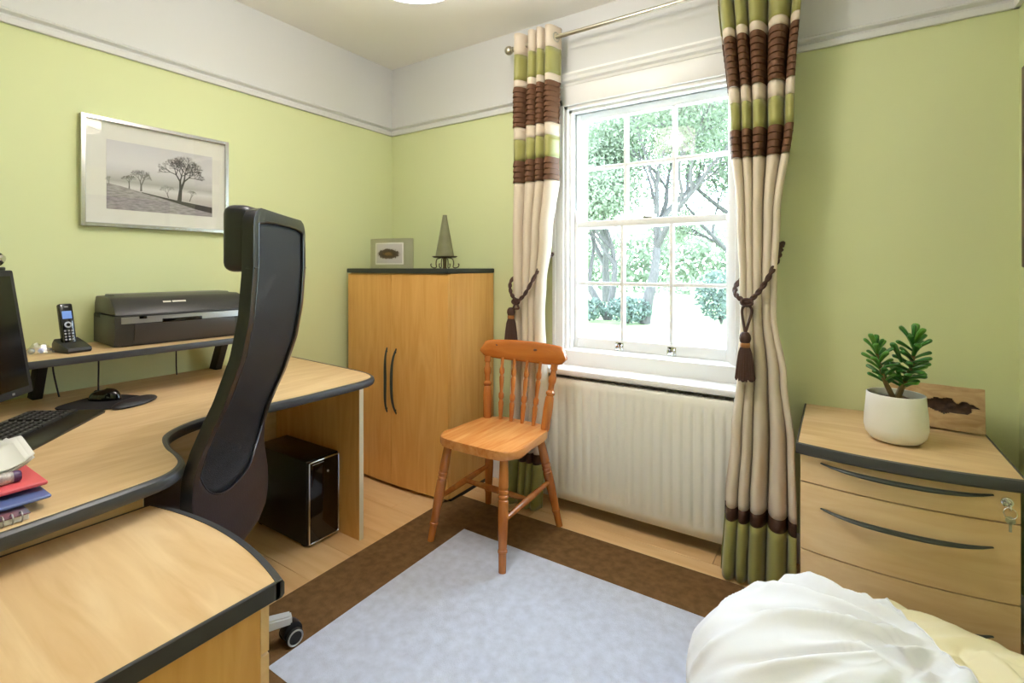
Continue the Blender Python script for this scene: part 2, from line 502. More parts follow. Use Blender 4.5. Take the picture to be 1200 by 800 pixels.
# ------------------------------------------------------------------ furniture builders
def bow(x0, x1, yb, yf, bulge, n=14, r=0.0):
    """plan outline, ccw, straight back at yb, front at yf (yf<yb) bowed out by bulge towards -y"""
    pts = [(x1, yb), (x0, yb)]
    for i in range(n + 1):
        t = i / n
        pts.append((x0 + (x1 - x0) * t, yf - bulge * (1 - (2 * t - 1) ** 2)))
    return pts
def pedestal(loc, rz, label, locked):
    W, D, H, B = 0.525, 0.54, 0.65, 0.034
    t = thing('drawer_pedestal', loc, label, 'drawers', rz)
    hw = W / 2
    # local: front faces -y, back at y=0
    g = G()
    iw = hw - 0.012
    g.box(-iw, -iw + 0.018, -D + 0.03, 0, 0.0, H - 0.03, 0.001, 1)
    g.box(iw - 0.018, iw, -D + 0.03, 0, 0.0, H - 0.03, 0.001, 1)
    g.box(-iw + 0.018, iw - 0.018, -0.018, 0, 0.03, H - 0.03)
    g.box(-iw + 0.018, iw - 0.018, -D + 0.03, -0.018, 0.03, 0.048)
    g.obj('body', BEECH_Z, t)
    G().box(-iw + 0.018, iw - 0.018, -D + 0.045, -D + 0.06, 0.048, H - 0.03).obj('drawer_carcass', BLACKM, t)
    tp = G().prism(bow(-hw + 0.006, hw - 0.006, 0, -D + 0.008, B), H - 0.03, H).obj('top', BEECH_X, t)
    # edging: front bow strip with thick rounded section and thin end strips
    g = G()
    n = 20
    fr = [(-hw + W * i / n, -D - B * (1 - (2 * i / n - 1) ** 2)) for i in range(n + 1)]
    sec = [(0.010, -0.031), (-0.001, -0.031), (-0.006, -0.026), (-0.006, -0.006), (-0.002, 0.0005), (0.010, 0.0015)]
    rings = []
    for i, (x, y) in enumerate(fr):
        rings.append([g.bm.verts.new((x, y + s[0], H + s[1])) for s in sec])
    for a, b in zip(rings[:-1], rings[1:]):
        for k in range(len(sec)):
            g.bm.faces.new((a[k], a[(k + 1) % len(sec)], b[(k + 1) % len(sec)], b[k]))
    g.bm.faces.new(rings[0]); g.bm.faces.new(list(reversed(rings[-1])))
    for s in (-1, 1):
        g.box(s * hw - (0.007 if s > 0 else 0), s * hw + (0.007 if s < 0 else 0), -D, 0, H - 0.031, H + 0.001, 0.0015, 1)
    g.obj('edging', CHAR, tp)
    for k, (z0, z1, zh) in enumerate(((0.530, 0.617, 0.592), (0.316, 0.526, 0.452), (0.035, 0.312, 0.214))):
        g = G()
        g.prism(bow(-iw, iw, -D + 0.032, -D + 0.016, B - 0.006), z0, z1, 0.0012, 1)
        d = g.obj('drawer', BEECH_D, t)
        hp = []
        n = 16
        hwid = 0.195
        for i in range(n + 1):
            s = 2 * i / n - 1
            x = s * hwid
            yy = -D + 0.014 - (B - 0.006) * (1 - (x / iw) ** 2) - 0.024 * (1 - s ** 4) + 0.002
            hp.append((x, yy, zh + 0.006 * s * s))
        g = G(); g.tube(hp, [0.0035 + 0.0075 * (1 - abs(2 * i / n - 1) ** 3) for i in range(n + 1)], 12, flat=0.6)
        g.obj('handle', HANDLE, d)
        if k == 0 and locked:
            x = iw - 0.028
            yf = -D + 0.014 - (B - 0.006) * (1 - (x / iw) ** 2)
            g = G(); Mx = Matrix.Translation((x, yf, 0.585)) @ Matrix.Rotation(PI / 2, 4, 'X')
            g.lathe([(0, 0.004), (0.0075, 0.004), (0.0095, 0.006), (0.0125, 0.004), (0.013, 0.0), (0.013, -0.01), (0, -0.01)], n=24, M=Mx)
            g.obj('lock', CHROME, d)
    return t
pedA = pedestal((-1.0925, -0.025, 0), PI, 'beech drawer pedestal with curved dark-edged top nearest the camera, beside the desk', False)
pedB = pedestal((0.156, 2.343, 0.0046), 0, 'beech three-drawer pedestal with key in its lock, under the potted plant', True)
# the key hanging in the lock with a second key on its ring
kx, ky, kz = 0.156 + 0.2225, 2.343 - 0.54 + 0.014 - 0.028 * (1 - (0.2225 / 0.2505) ** 2), 0.5896
kt = thing('key_ring', (kx, ky - 0.006, kz - 0.06), 'small keys on a wire ring hanging from the drawer lock', 'keys')
g = G(); g.box(kx - 0.0012, kx + 0.0012, ky - 0.022, ky + 0.002, kz - 0.004, kz + 0.004)
g.lathe([(0, -0.0012), (0.011, -0.0012), (0.011, 0.0012), (0, 0.0012)], n=16, M=Matrix.Translation((kx, ky - 0.028, kz - 0.002)) @ Matrix.Rotation(PI / 2, 4, 'Y'))
g.obj('key', CHROME, kt, off=kt.location)
g = G(); g.tube([(kx + 0.013 * math.cos(a), ky - 0.03 + 0.004 * math.sin(a), kz - 0.018 + 0.013 * math.sin(a)) for a in [2 * PI * i / 20 for i in range(21)]], 0.001, 6)
g.obj('ring', CHROME, kt, off=kt.location)
g = G(); g.box(kx - 0.003, kx + 0.003, ky - 0.032, ky - 0.030, kz - 0.066, kz - 0.036, 0.0008, 1)
g.lathe([(0, -0.001), (0.010, -0.001), (0.010, 0.001), (0, 0.001)], n=16, M=Matrix.Translation((kx, ky - 0.031, kz - 0.036)) @ Matrix.Rotation(PI / 2, 4, 'X'))
g.obj('key', BRUSHED, kt, off=kt.location)

# ---------------- cupboard
cx0, cx1, cyb, cyf, ch = -2.43, -1.655, 2.335, 1.93, 1.203
t = thing('cupboard', ((cx0 + cx1) / 2, (cyb + cyf) / 2, 0), 'tall two-door beech cupboard with black top in the room corner', 'cupboard')
L = t.location
g = G()
g.box(cx0, cx0 + 0.018, cyf + 0.022, cyb, 0.02, ch - 0.026, 0.001, 1); g.box(cx1 - 0.018, cx1, cyf + 0.022, cyb, 0.02, ch - 0.026, 0.001, 1)
g.box(cx0 + .018, cx1 - .018, cyb - 0.012, cyb, 0.02, ch - 0.026); g.box(cx0 + .018, cx1 - .018, cyf + 0.03, cyb - .012, 0.03, 0.05)
g.box(cx0 + .018, cx1 - .018, cyf + 0.03, cyb - .012, ch - 0.046, ch - 0.026); g.obj('body', BEECH_Z, t, off=L)
G().box(cx0 + 0.002, cx1 - 0.002, cyf + 0.03, cyb, 0, 0.02).obj('plinth', BLACKM, t, off=L)
G().prism(bow(cx0 - 0.004, cx1 + 0.004, cyb, cyf - 0.004, 0.022), ch - 0.026, ch, 0.004, 2).obj('top', mat('black_cupboard_top', (44, 48, 46), 0.45, bump=0.05, scale=200), t, off=L)
cm = cx0 + (cx1 - cx0) * 0.5
for s, (a, b) in ((1, (cx0 + 0.001, cm - 0.0015)), (-1, (cm + 0.0015, cx1 - 0.001))):
    n = 8; poly = [(b, cyf + 0.02), (a, cyf + 0.02)]
    for i in range(n + 1):
        x = a + (b - a) * i / n
        q = (x - cm) / ((cx1 - cx0) / 2)
        poly.append((x, cyf + 0.002 - 0.020 * (1 - q * q)))
    d = G().prism(poly, 0.022, ch - 0.03, 0.0012, 1).obj('door', BEECH_Z, t, off=L)
    g = G(); hp = []
    for i in range(17):
        q = 2 * i / 16 - 1
        hp.append((cm - s * 0.030 - s * 0.012 * (q * q) + s * 0.006, cyf - 0.016 - 0.026 * (1 - q ** 4), 0.588 + q * 0.178))
    g.tube(hp, [0.004 + 0.004 * (1 - abs(2 * i / 16 - 1) ** 2) for i in range(17)], 10)
    for q in (-0.88, 0.88):
        x = cm - s * 0.034
        g.tube([(x, cyf - 0.01, 0.588 + q * 0.178), (x, cyf - 0.030, 0.588 + q * 0.178)], 0.004, 8)
    g.obj('handle', HANDLE, d, off=L)

# ---------------- desk
DZ = 0.73
edge = [(-2.44, 1.575, 0), (-2.1, 1.55, 0), (-1.86, 1.53, 0), (-1.76, 1.51, 0), (-1.695, 1.47, 0), (-1.668, 1.40, 0), (-1.664, 1.28, 0), (-1.66, 1.12, 0), (-1.672, 0.96, 0), (-1.69, 0.82, 0),
        (-1.665, 0.72, 0), (-1.60, 0.64, 0), (-1.50, 0.602, 0), (-1.41, 0.588, 0), (-1.345, 0.568, 0), (-1.30, 0.525, 0), (-1.284, 0.46, 0), (-1.272, 0.36, 0), (-1.258, 0.22, 0), (-1.25, -0.05, 0), (-1.25, -0.40, 0)]
ce = catmull(edge, 5)
desk = thing('corner_desk', (-1.9, 0.6, 0), 'beech corner desk with a wavy charcoal-edged front along the left wall', 'desk')
L = desk.location
poly = [(XL + 0.004, -0.40), ] + [(p.x, p.y) for p in reversed(ce)] + [(XL + 0.004, 1.58)]
top = G().prism(poly, DZ - 0.028, DZ).obj('desk_top', BEECH_Y, desk, off=L)
g = G()
sec = [(-0.004, 0.0012), (0.004, 0.0008), (0.010, -0.004), (0.013, -0.015), (0.010, -0.026), (0.004, -0.031), (-0.004, -0.031)]
rings = []
for i, p in enumerate(ce):
    a = ce[max(0, i - 1)]; b = ce[min(len(ce) - 1, i + 1)]
    tg = (b - a).normalized(); nrm = Vector((-tg.y, tg.x, 0))
    rings.append([g.bm.verts.new(p + nrm * s[0] + Vector((0, 0, DZ + s[1]))) for s in sec])
k = len(sec)
for a, b in zip(rings[:-1], rings[1:]):
    for i in range(k): g.bm.faces.new((a[i], a[(i + 1) % k], b[(i + 1) % k], b[i]))
g.bm.faces.new(rings[0]); g.bm.faces.new(list(reversed(rings[-1])))
g.obj('edging', CHAR, top, off=L)
ep = G().box(-2.42, -1.765, 1.462, 1.486, 0, DZ - 0.028, 0.001, 1).obj('end_panel', BEECH_Z, desk, off=L)
G().box(-1.7655, -1.7635, 1.463, 1.485, 0.0, DZ - 0.03).obj('edge_strip', mat('pale_edge_strip', (226, 214, 190), 0.4), ep, off=L)
G().box(-2.42, -2.40, -0.30, 1.462, 0.30, DZ - 0.028).obj('modesty_panel', BEECH_Y, desk, off=L)
sp = G().box(-1.376, -1.358, -0.36, 0.497, 0, DZ - 0.028, 0.001, 1).obj('side_panel', beech('beech_panel_y', (7, 0.9, 7)), desk, off=L)
G().box(-1.376, -1.358, 0.497, 0.4985, 0, DZ - 0.03).obj('edge_strip', MATS['pale_edge_strip'], sp, off=L)

# ---------------- raised shelf on the desk
SZ = 0.91
sx, sy0, sy1 = -2.125, 0.30, 1.245
t = thing('monitor_shelf', (-2.3, 0.85, DZ), 'low raised beech shelf with charcoal edge on the desk under the printer', 'shelf')
L = t.location
G().box(XL + 0.006, sx - 0.006, sy0, sy1, SZ - 0.02, SZ).obj('shelf_board', BEECH_Y, t, off=L)
g = G(); g.box(sx - 0.008, sx + 0.004, sy0, sy1, SZ - 0.023, SZ + 0.0015, 0.004, 2); g.obj('edging', CHAR, t, off=L)
for yl in (0.545, 1.175):
    g = G()
    Mx = Matrix(((1, 0, 0, 0), (0, 0, 1, yl), (0, 1, 0, 0), (0, 0, 0, 1)))
    g.prism([(-2.485, DZ), (-2.425, DZ), (-2.345, SZ - 0.02), (-2.405, SZ - 0.02)], 0.0, 0.03, 0.003, 2, M=Mx)
    g.obj('leg', BLACKM, t, off=L)

# ---------------- office chair (local x = facing, z up)
FA = math.atan2(-0.629, -0.777)
oc = thing('office_chair', (-1.615, 0.622, 0.003), 'tall black office chair with mesh back pushed up to the desk', 'chair', FA + math.radians(1.5))
prof = [(0.40, -0.235), (0.46, -0.222), (0.52, -0.207), (0.58, -0.198), (0.63, -0.192), (0.69, -0.196), (0.75, -0.213), (0.81, -0.238), (0.87, -0.265), (0.98, -0.302), (1.08, -0.320), (1.2, -0.329), (1.36, -0.329)]
def px(z):
    if z <= prof[0][0]: return prof[0][1]
    for (a, b), (c, d) in zip(prof[:-1], prof[1:]):
        if z <= c: return b + (d - b) * (z - a) / (c - a)
    return prof[-1][1]
BT, BB = 1.358, 0.43
def hwid(z):
    w = lerp([(0.40, 0.205), (0.55, 0.236), (0.8, 0.236), (1.1, 0.226), (1.36, 0.222)], z)
    if z > BT - 0.05:
        q = (z - (BT - 0.05)) / 0.05; w -= 0.05 * (1 - math.sqrt(max(0, 1 - q * q)))
    if z < BB + 0.12:
        q = ((BB + 0.12) - z) / 0.12; w -= 0.12 * (1 - math.sqrt(max(0, 1 - min(1, q * q))))
    return w
IN = 0.87
def zb(a): return 0.585 + 0.10 * abs(a / IN) ** 3
def zt(a): return 1.330 - 0.012 * abs(a / IN) ** 4
def cols(lo, hi, n): return [lo + (hi - lo) * i / n for i in range(n + 1)]
As = cols(-1, -IN, 4) + cols(-IN, IN, 24)[1:] + cols(IN, 1, 4)[1:]
def bpt(a, z): return Vector((px(z) - 0.006 + 0.004 * a * a, a * hwid(z), z))
nb, ni, ntp = 14, 46, 5
gf, gm = G(), G()
vf = {}
def rowz(a, j):
    ac = max(-IN, min(IN, a))
    if j <= nb: return BB + (zb(ac) - BB) * j / nb
    if j <= nb + ni: return zb(ac) + (zt(ac) - zb(ac)) * (j - nb) / ni
    return zt(ac) + (BT - zt(ac)) * (j - nb - ni) / ntp
NR = nb + ni + ntp
def gv(gg, store, i, j):
    if (i, j) not in store: store[(i, j)] = gg.bm.verts.new(bpt(As[i], rowz(As[i], j)))
    return store[(i, j)]
vm = {}
for i in range(len(As) - 1):
    for j in range(NR):
        inner = abs((As[i] + As[i + 1]) / 2) < IN and nb <= j < nb + ni
        gg, st = (gm, vm) if inner else (gf, vf)
        gg.bm.faces.new((gv(gg, st, i, j), gv(gg, st, i + 1, j), gv(gg, st, i + 1, j + 1), gv(gg, st, i, j + 1)))
of = gf.obj('back_frame', LEATHER, oc, ang=50)
md = of.modifiers.new('thickness', 'SOLIDIFY'); md.thickness = 0.028; md.offset = 0
md = of.modifiers.new('soft', 'BEVEL'); md.width = 0.009; md.segments = 3; md.limit_method = 'ANGLE'
MESHF = mat('black_mesh_fabric', (17, 17, 20), 0.6, spec=0.3, bump=0.6, scale=420, bdist=0.0015, var=0.5)
om = gm.obj('mesh_panel', MESHF, oc, ang=60)
md = om.modifiers.new('thickness', 'SOLIDIFY'); md.thickness = 0.012; md.offset = 0
# piping seam around the mesh panel
g = G(); loop = []
for q in range(0, 25): loop.append(bpt(-IN + 2 * IN * q / 24, zb(-IN + 2 * IN * q / 24)))
for q in range(1, 31):
    z = zb(IN) + (zt(IN) - zb(IN)) * q / 30; loop.append(bpt(IN, z))
for q in range(1, 25): loop.append(bpt(IN - 2 * IN * q / 24, zt(IN - 2 * IN * q / 24)))
for q in range(1, 31):
    z = zt(-IN) + (zb(-IN) - zt(-IN)) * q / 30; loop.append(bpt(-IN, z))
g.tube([p + Vector((-0.0125, 0, 0)) for p in loop], 0.003, 8)
g.obj('piping', LEATHER, of)
# seam cuffs on the frame sides below the head pillow
for s in (-1, 1):
    g = G(); z = 1.205
    p = bpt(s * 0.93, z)
    g.tube([p + Vector((-0.0145, -s * 0.012, 0)), p + Vector((-0.0145, s * 0.011, 0)), p + Vector((0.0, s * 0.0165, 0)), p + Vector((0.0145, s * 0.011, 0))], 0.002, 8)
    g.obj('seam', LEATHER, of)
g = G(); g.box(-0.322, -0.250, -0.185, 0.185, 1.195, 1.368, 0.024, 4); g.obj('head_pillow', LEATHER, oc)
g = G(); g.box(-0.19, 0.31, -0.255, 0.255, 0.435, 0.53, 0.035, 4); g.obj('seat', LEATHER, oc)
g = G(); g.box(-0.215, 0.0, -0.06, 0.06, 0.405, 0.432, 0.004); g.box(-0.13, 0.13, -0.10, 0.10, 0.38, 0.436, 0.01); g.obj('tilt_mechanism', BLACKM, oc)
g = G(); g.tube([(0, 0, 0.10), (0, 0, 0.25)], 0.026, 16); g.tube([(0, 0, 0.25), (0, 0, 0.39)], 0.015, 16); g.obj('gas_lift', BLACKP, oc)
ALU = mat('grey_painted_metal', (196, 198, 200), 0.35, metal=0.2)
leg0 = math.atan2(0.324, 0.161) - FA
g = G(); g.lathe([(0, 0.075), (0.045, 0.075), (0.05, 0.09), (0.045, 0.13), (0.03, 0.14), (0, 0.14)]); g.obj('hub', ALU, oc)
for k in range(5):
    a = leg0 + k * 2 * PI / 5
    Mx = Matrix.Rotation(a, 4, 'Z')
    g = G()
    v = [Vector(p) for p in ((0.03, -0.028, 0.08), (0.03, 0.028, 0.08), (0.03, 0.024, 0.125), (0.03, -0.024, 0.125), (0.355, -0.019, 0.068), (0.355, 0.019, 0.068), (0.355, 0.017, 0.095), (0.355, -0.017, 0.095))]
    bv = [g.bm.verts.new(p) for p in v]
    for f in ((0, 1, 2, 3), (7, 6, 5, 4), (0, 4, 5, 1), (1, 5, 6, 2), (2, 6, 7, 3), (3, 7, 4, 0)): g.bm.faces.new([bv[i] for i in f])
    bmesh.ops.bevel(g.bm, geom=list(g.bm.edges), offset=0.005, segments=2, affect='EDGES')
    bmesh.ops.transform(g.bm, matrix=Mx, verts=g.bm.verts)
    g.obj('base_leg', ALU, oc)
    sw = [0.3, -0.9, 0.7, -0.3, 1.2][k]
    Mc = Mx @ Matrix.Translation((0.343, 0, 0)) @ Matrix.Rotation(sw, 4, 'Z') @ Matrix.Translation((0.012, 0, 0))
    g = G(); g.tube([(-0.012, 0, 0.03), (-0.012, 0, 0.07)], 0.007, 10)
    g.lathe([(0, -0.016), (0.029, -0.016), (0.031, 0), (0.029, 0.016), (0, 0.016)], n=20, M=Matrix.Translation((0.0, 0, 0.040)) @ Matrix.Rotation(PI / 2, 4, 'X'))
    bmesh.ops.transform(g.bm, matrix=Mc, verts=g.bm.verts)
    c = g.obj('caster', BLACKP, oc)
    for s in (-1, 1):
        g = G(); g.lathe([(0, -0.007), (0.024, -0.007), (0.027, -0.004), (0.027, 0.004), (0.024, 0.007), (0, 0.007)], n=24, M=Matrix.Translation((0, s * 0.0235, 0.0275)) @ Matrix.Rotation(PI / 2, 4, 'X'))
        bmesh.ops.transform(g.bm, matrix=Mc, verts=g.bm.verts)
        w = g.obj('wheel', BLACKM, c)
    for s in (-1, 1):
        g = G(); g.tube([Mc @ Vector((0.0225 * math.cos(q), s * 0.0305, 0.0275 + 0.0225 * math.sin(q))) for q in [2 * PI * i / 24 for i in range(25)]], 0.0026, 8)
        g.obj('wheel_rim', SILVER, c)

# ---------------- PC tower
t = thing('computer_tower', (-2.09, 1.375, 0), 'glossy black computer tower standing under the desk', 'computer')
L = t.location
G().box(-2.30, -1.905, 1.296, 1.458, 0.008, 0.372, 0.004, 2).obj('case', mat('black_steel', (18, 18, 19), 0.3), t, off=L)
fpn = G().box(-1.908, -1.893, 1.299, 1.455, 0.012, 0.368, 0.006, 3).obj('front_panel', BLACKG, t, off=L)
g = G()
c = catmull([(1.303, 0.03, 0), (1.303, 0.19, 0), (1.303, 0.35, 0), (1.306, 0.362, 0), (1.32, 0.365, 0), (1.38, 0.365, 0), (1.438, 0.365, 0), (1.449, 0.361, 0), (1.452, 0.35, 0), (1.452, 0.19, 0), (1.452, 0.03, 0), (1.449, 0.018, 0), (1.438, 0.015, 0), (1.38, 0.015, 0), (1.32, 0.015, 0), (1.306, 0.018, 0)], 3, True)
g.tube([(-1.893, p.x, p.y) for p in c] + [(-1.893, c[0].x, c[0].y)], 0.003, 8)
g.obj('chrome_trim', CHROME, fpn, off=L)
g = G(); g.tube([(-1.895, 1.395, 0.305), (-1.8905, 1.395, 0.305)], 0.005, 12); g.obj('power_button', SILVER, fpn, off=L)
g = G(); g.box(-1.8935, -1.8925, 1.318, 1.375, 0.352, 0.354); g.obj('drive_slot', SILVER, fpn, off=L)
for x in (-2.27, -1.94):
    for y in (1.31, 1.445):
        G().box(x - .01, x + .01, y - .008, y + .008, 0, 0.008).obj('foot', BLACKM, t, off=L)

# ---------------- pine chair (local: front faces -y)
pc = thing('pine_chair', (-1.285, 1.84, 0.0035), 'honey pine spindle-back kitchen chair by the radiator', 'chair', math.radians(0))
def turned(g, a, b, prof, n=14):
    """turned spindle between points a and b, prof [(t, r)]"""
    a = Vector(a); b = Vector(b)
    g.tube([a + (b - a) * t for t, _ in prof], [r for _, r in prof], n)
seat = []
for i in range(48):
    q = 2 * PI * i / 48
    cx_, sy_ = math.cos(q), math.sin(q)
    e = 0.42
    w = 0.215 if sy_ < 0 else 0.205
    x = w * math.copysign(abs(cx_) ** e, cx_)
    yv = 0.205 * math.copysign(abs(sy_) ** e, sy_)
    x *= 1 - 0.10 * (yv / 0.205 + 1) / 2
    seat.append((x, yv))
g = G(); g.prism(seat, 0.425, 0.462, 0.009, 3)
g.obj('seat', PINE_SEAT, pc)
LEG = [(0, .015), (.16, .0165), (.165, .0195), (.185, .0195), (.19, .017), (.30, .019), (.45, .0215), (.60, .021), (.605, .0185), (.62, .0185), (.625, .021), (.64, .021), (.645, .0185), (.66, .0185), (.665, .021), (.685, .021), (.69, .0185), (.705, .0185), (.71, .0205), (.80, .02), (1.0, .017)]
legs = {}
for sx_, sy_, bx, by, tx, ty in ((-1, -1, -.212, -.207, -.155, -.15), (1, -1, .182, -.225, .14, -.15), (-1, 1, -.205, .215, -.14, .14), (1, 1, .205, .215, .14, .14)):
    g = G(); turned(g, (bx, by, 0), (tx, ty, 0.435), LEG); g.obj('leg', PINE, pc)
    legs[(sx_, sy_)] = (Vector((bx, by, 0)), Vector((tx, ty, 0.435)))
def onleg(k, z):
    a, b = legs[k]; return a + (b - a) * (z / 0.435)
STR = [(0, .010), (.12, .0105), (.35, .0135), (.5, .0145), (.65, .0135), (.88, .0105), (1, .010)]
mids = []
for s in (-1, 1):
    a, b = onleg((s, -1), 0.185), onleg((s, 1), 0.215)
    g = G(); turned(g, a, b, STR); g.obj('stretcher', PINE, pc); mids.append((a + b) / 2)
g = G(); turned(g, mids[0], mids[1], STR); g.obj('cross_stretcher', PINE, pc)
POST = [(0, .0155), (.05, .021), (.35, .0225), (.50, .020), (.53, .0155), (.55, .021), (.58, .021), (.61, .013), (.70, .0135), (.74, .018), (.80, .019), (.84, .013), (.90, .0125), (.92, .017), (1, .0165)]
SPN = [(0, .008), (.10, .010), (.28, .013), (.33, .0085), (.36, .0135), (.42, .0135), (.45, .008), (.60, .011), (.68, .012), (.72, .0078), (.75, .0125), (.81, .0125), (.85, .008), (1, .0085)]
ytop, ybot, ztop = 0.192, 0.150, 0.757
for s in (-1, 1):
    g = G(); turned(g, (s * 0.163, ybot, 0.45), (s * 0.192, ytop, ztop), POST); g.obj('back_post', PINE, pc)
for x in (-.098, -.033, .033, .098):
    g = G(); turned(g, (x * 0.95, ybot + 0.012, 0.455), (x * 1.12, ytop + 0.012, ztop), SPN, 12); g.obj('spindle', PINE, pc)
g = G()
def rail(u, v):
    s = 2 * u - 1
    hw = 0.243
    x = s * hw
    zl = ztop - 0.014 + 0.012 * abs(s) ** 3
    zh = ztop + 0.086 - 0.010 * s * s - 0.045 * max(0, (abs(s) - 0.86) / 0.14) ** 2
    zl += 0.022 * max(0, (abs(s) - 0.86) / 0.14) ** 2
    ang = 2 * PI * v
    cz = (zl + zh) / 2; hz = (zh - zl) / 2
    c_, s_ = math.cos(ang), math.sin(ang)
    yy = ytop + 0.012 + 0.030 * (1 - s * s) * 0.8
    zz = cz + hz * math.copysign(abs(s_) ** 0.45, s_)
    return (x, yy + 0.013 * math.copysign(abs(c_) ** 0.6, c_) + 0.2 * (zz - ztop), zz)
vs = [[g.bm.verts.new(rail(i / 24, j / 20)) for i in range(25)] for j in range(20)]
for j in range(20):
    for i in range(24): g.bm.faces.new((vs[j][i], vs[j][i + 1], vs[(j + 1) % 20][i + 1], vs[(j + 1) % 20][i]))
g.bm.faces.new([vs[j][0] for j in range(20)]); g.bm.faces.new([vs[j][24] for j in reversed(range(20))])
tr = g.obj('top_rail', mat('honey_pine_rail', (194, 116, 46), 0.26, spec=0.5, rgb2=(168, 90, 32), scale=3.0, stretch=(1.0, 9, 9), detail=5, distort=0.6, coat=0.3), pc)
KNOT = mat('dark_pine_knot', (92, 46, 18), 0.3)
for (x, z, r_) in ((0.07, 0.805, 0.010), (-0.155, 0.812, 0.006)):
    s = x / 0.243
    yy = ytop + 0.012 + 0.024 * (1 - s * s) - 0.0125 + 0.2 * (z - ztop)
    g = G(); g.sphere((x, yy, z), r_, 12, 8, (1.2, 0.15, 0.75)); g.obj('knot', KNOT, tr)

# ---------------- radiator
RX0, RX1, RZ0, RZ1, RY = -1.285, -0.335, 0.065, 0.655, 2.185
rad = thing('radiator', (-0.81, 2.25, 0), 'cream ribbed panel radiator under the window board', 'radiator')
L = rad.location
RC = mat('cream_radiator_enamel', (240, 237, 226), 0.32, spec=0.5)
g = G()
nrib = 22
W_ = RX1 - RX0
us = []
for k in range(nrib):
    for q, h in ((0.0, 0), (0.18, 0), (0.30, 1), (0.78, 1), (0.90, 0)): us.append(((k + q) / nrib, h))
us.append((1.0, 0))
zsr = [(RZ0, 0), (RZ0 + 0.045, 0), (RZ0 + 0.075, 1), (RZ1 - 0.065, 1), (RZ1 - 0.035, 0), (RZ1 - 0.008, 0), (RZ1, -0.6)]
vv = [[g.bm.verts.new((RX0 + W_ * u, RY + 0.008 - 0.009 * h * hz - (0.0 if hz >= 0 else hz * 0.012), z)) for u, h in us] for z, hz in zsr]
for j in range(len(zsr) - 1):
    for i in range(len(us) - 1): g.bm.faces.new((vv[j][i], vv[j][i + 1], vv[j + 1][i + 1], vv[j + 1][i]))
o = g.obj('front_panel', RC, rad, off=L, ang=60)
md = o.modifiers.new('thickness', 'SOLIDIFY'); md.thickness = 0.008; md.offset = -1
for xa in (RX0, RX1 - 0.01):
    G().box(xa, xa + 0.01, RY + 0.01, RY + 0.11, RZ0 + 0.01, RZ1 - 0.005, 0.002).obj('side_cover', RC, rad, off=L)
g = G(); g.box(RX0 + 0.011, RX1 - 0.011, RY + 0.095, RY + 0.11, RZ0 + 0.01, RZ1 - 0.01); g.obj('rear_panel', RC, rad, off=L)
g = G(); g.box(RX0, RX1, RY + 0.012, RY + 0.02, RZ1 - 0.005, RZ1 + 0.002); g.box(RX0, RX1, RY + 0.10, RY + 0.11, RZ1 - 0.005, RZ1 + 0.002)
for k in range(60):
    x = RX0 + 0.012 + (W_ - 0.03) * k / 59; g.box(x, x + 0.006, RY + 0.02, RY + 0.10, RZ1 - 0.004, RZ1)
g.obj('top_grille', RC, rad, off=L)
for x in (RX0 + 0.06, RX1 - 0.06):
    g = G(); g.tube([(x, RY + 0.06, RZ0 + 0.012), (x, RY + 0.06, 0.0)], 0.008, 10); g.obj('pipe', RC, rad, off=L)

# ---------------- rug
RUGB = mat('brown_sisal', (124, 94, 62), 0.95, spec=0.1, rgb2=(100, 74, 46), scale=30, stretch=(1, 1, 1), bump=0.8, bscale=350, bdist=0.003)
RUGI = mat('pale_grey_sisal', (200, 205, 222), 0.95, spec=0.1, rgb2=(184, 188, 204), scale=30, bump=0.8, bscale=350, bdist=0.003)
rug = thing('rug', (-0.7, 1.3, 0), 'pale grey rug with a wide brown border on the floor', 'rug')
L = rug.location
RT_ = 0.0045
ro = (-1.692, 0.30, 0.588, 2.045); ri = (-1.435, 0.045, 0.845, 1.790)
G().box(ri[0], ri[1], ri[2], ri[3], 0.0003, 0.0042, 0.0008, 1).obj('centre_panel', RUGI, rug, off=L)
for q in ([(ro[0], ro[2]), (ro[1], ro[2]), (ri[1], ri[2]), (ri[0], ri[2])], [(ro[1], ro[2]), (ro[1], ro[3]), (ri[1], ri[3]), (ri[1], ri[2])],
          [(ro[1], ro[3]), (ro[0], ro[3]), (ri[0], ri[3]), (ri[1], ri[3])], [(ro[0], ro[3]), (ro[0], ro[2]), (ri[0], ri[2]), (ri[0], ri[3])]):
    G().prism(q, 0.0003, 0.0045, 0.0008, 1).obj('border', RUGB, rug, off=L)

# ------------------------------------------------------------------ curtains, pole, tiebacks
PY, PZ = 2.215, 2.372
METAL = mat('brushed_brass_steel', (188, 182, 166), 0.28, metal=1.0)
pole = thing('curtain_pole', (-0.8, PY, PZ), 'brushed metal curtain pole with ball ends above the window', 'curtain pole')
L = pole.location
g = G(); g.tube([(-1.445, PY, PZ), (-0.06, PY, PZ)], 0.0105, 16); g.obj('rod', METAL, pole, off=L)
for x, s in ((-1.445, -1), (-0.06, 1)):
    g = G(); g.sphere((x + s * 0.024, PY, PZ), 0.024, 20, 14); g.tube([(x - s * .004, PY, PZ), (x + s * .006, PY, PZ)], 0.014, 14); g.obj('finial', METAL, pole, off=L)
for x in (-1.40, -0.16):
    g = G(); g.tube([(x, PY, PZ - 0.012), (x, PY + 0.05, PZ - 0.02), (x, YF, PZ - 0.02)], 0.006, 10); g.lathe([(0, -0.004), (0.025, -0.004), (0.025, 0.004), (0, 0.004)], n=20, M=Matrix.Translation((x, YF - 0.004, PZ - 0.02)) @ Matrix.Rotation(PI / 2, 4, 'X'))
    g.obj('bracket', METAL, pole, off=L)

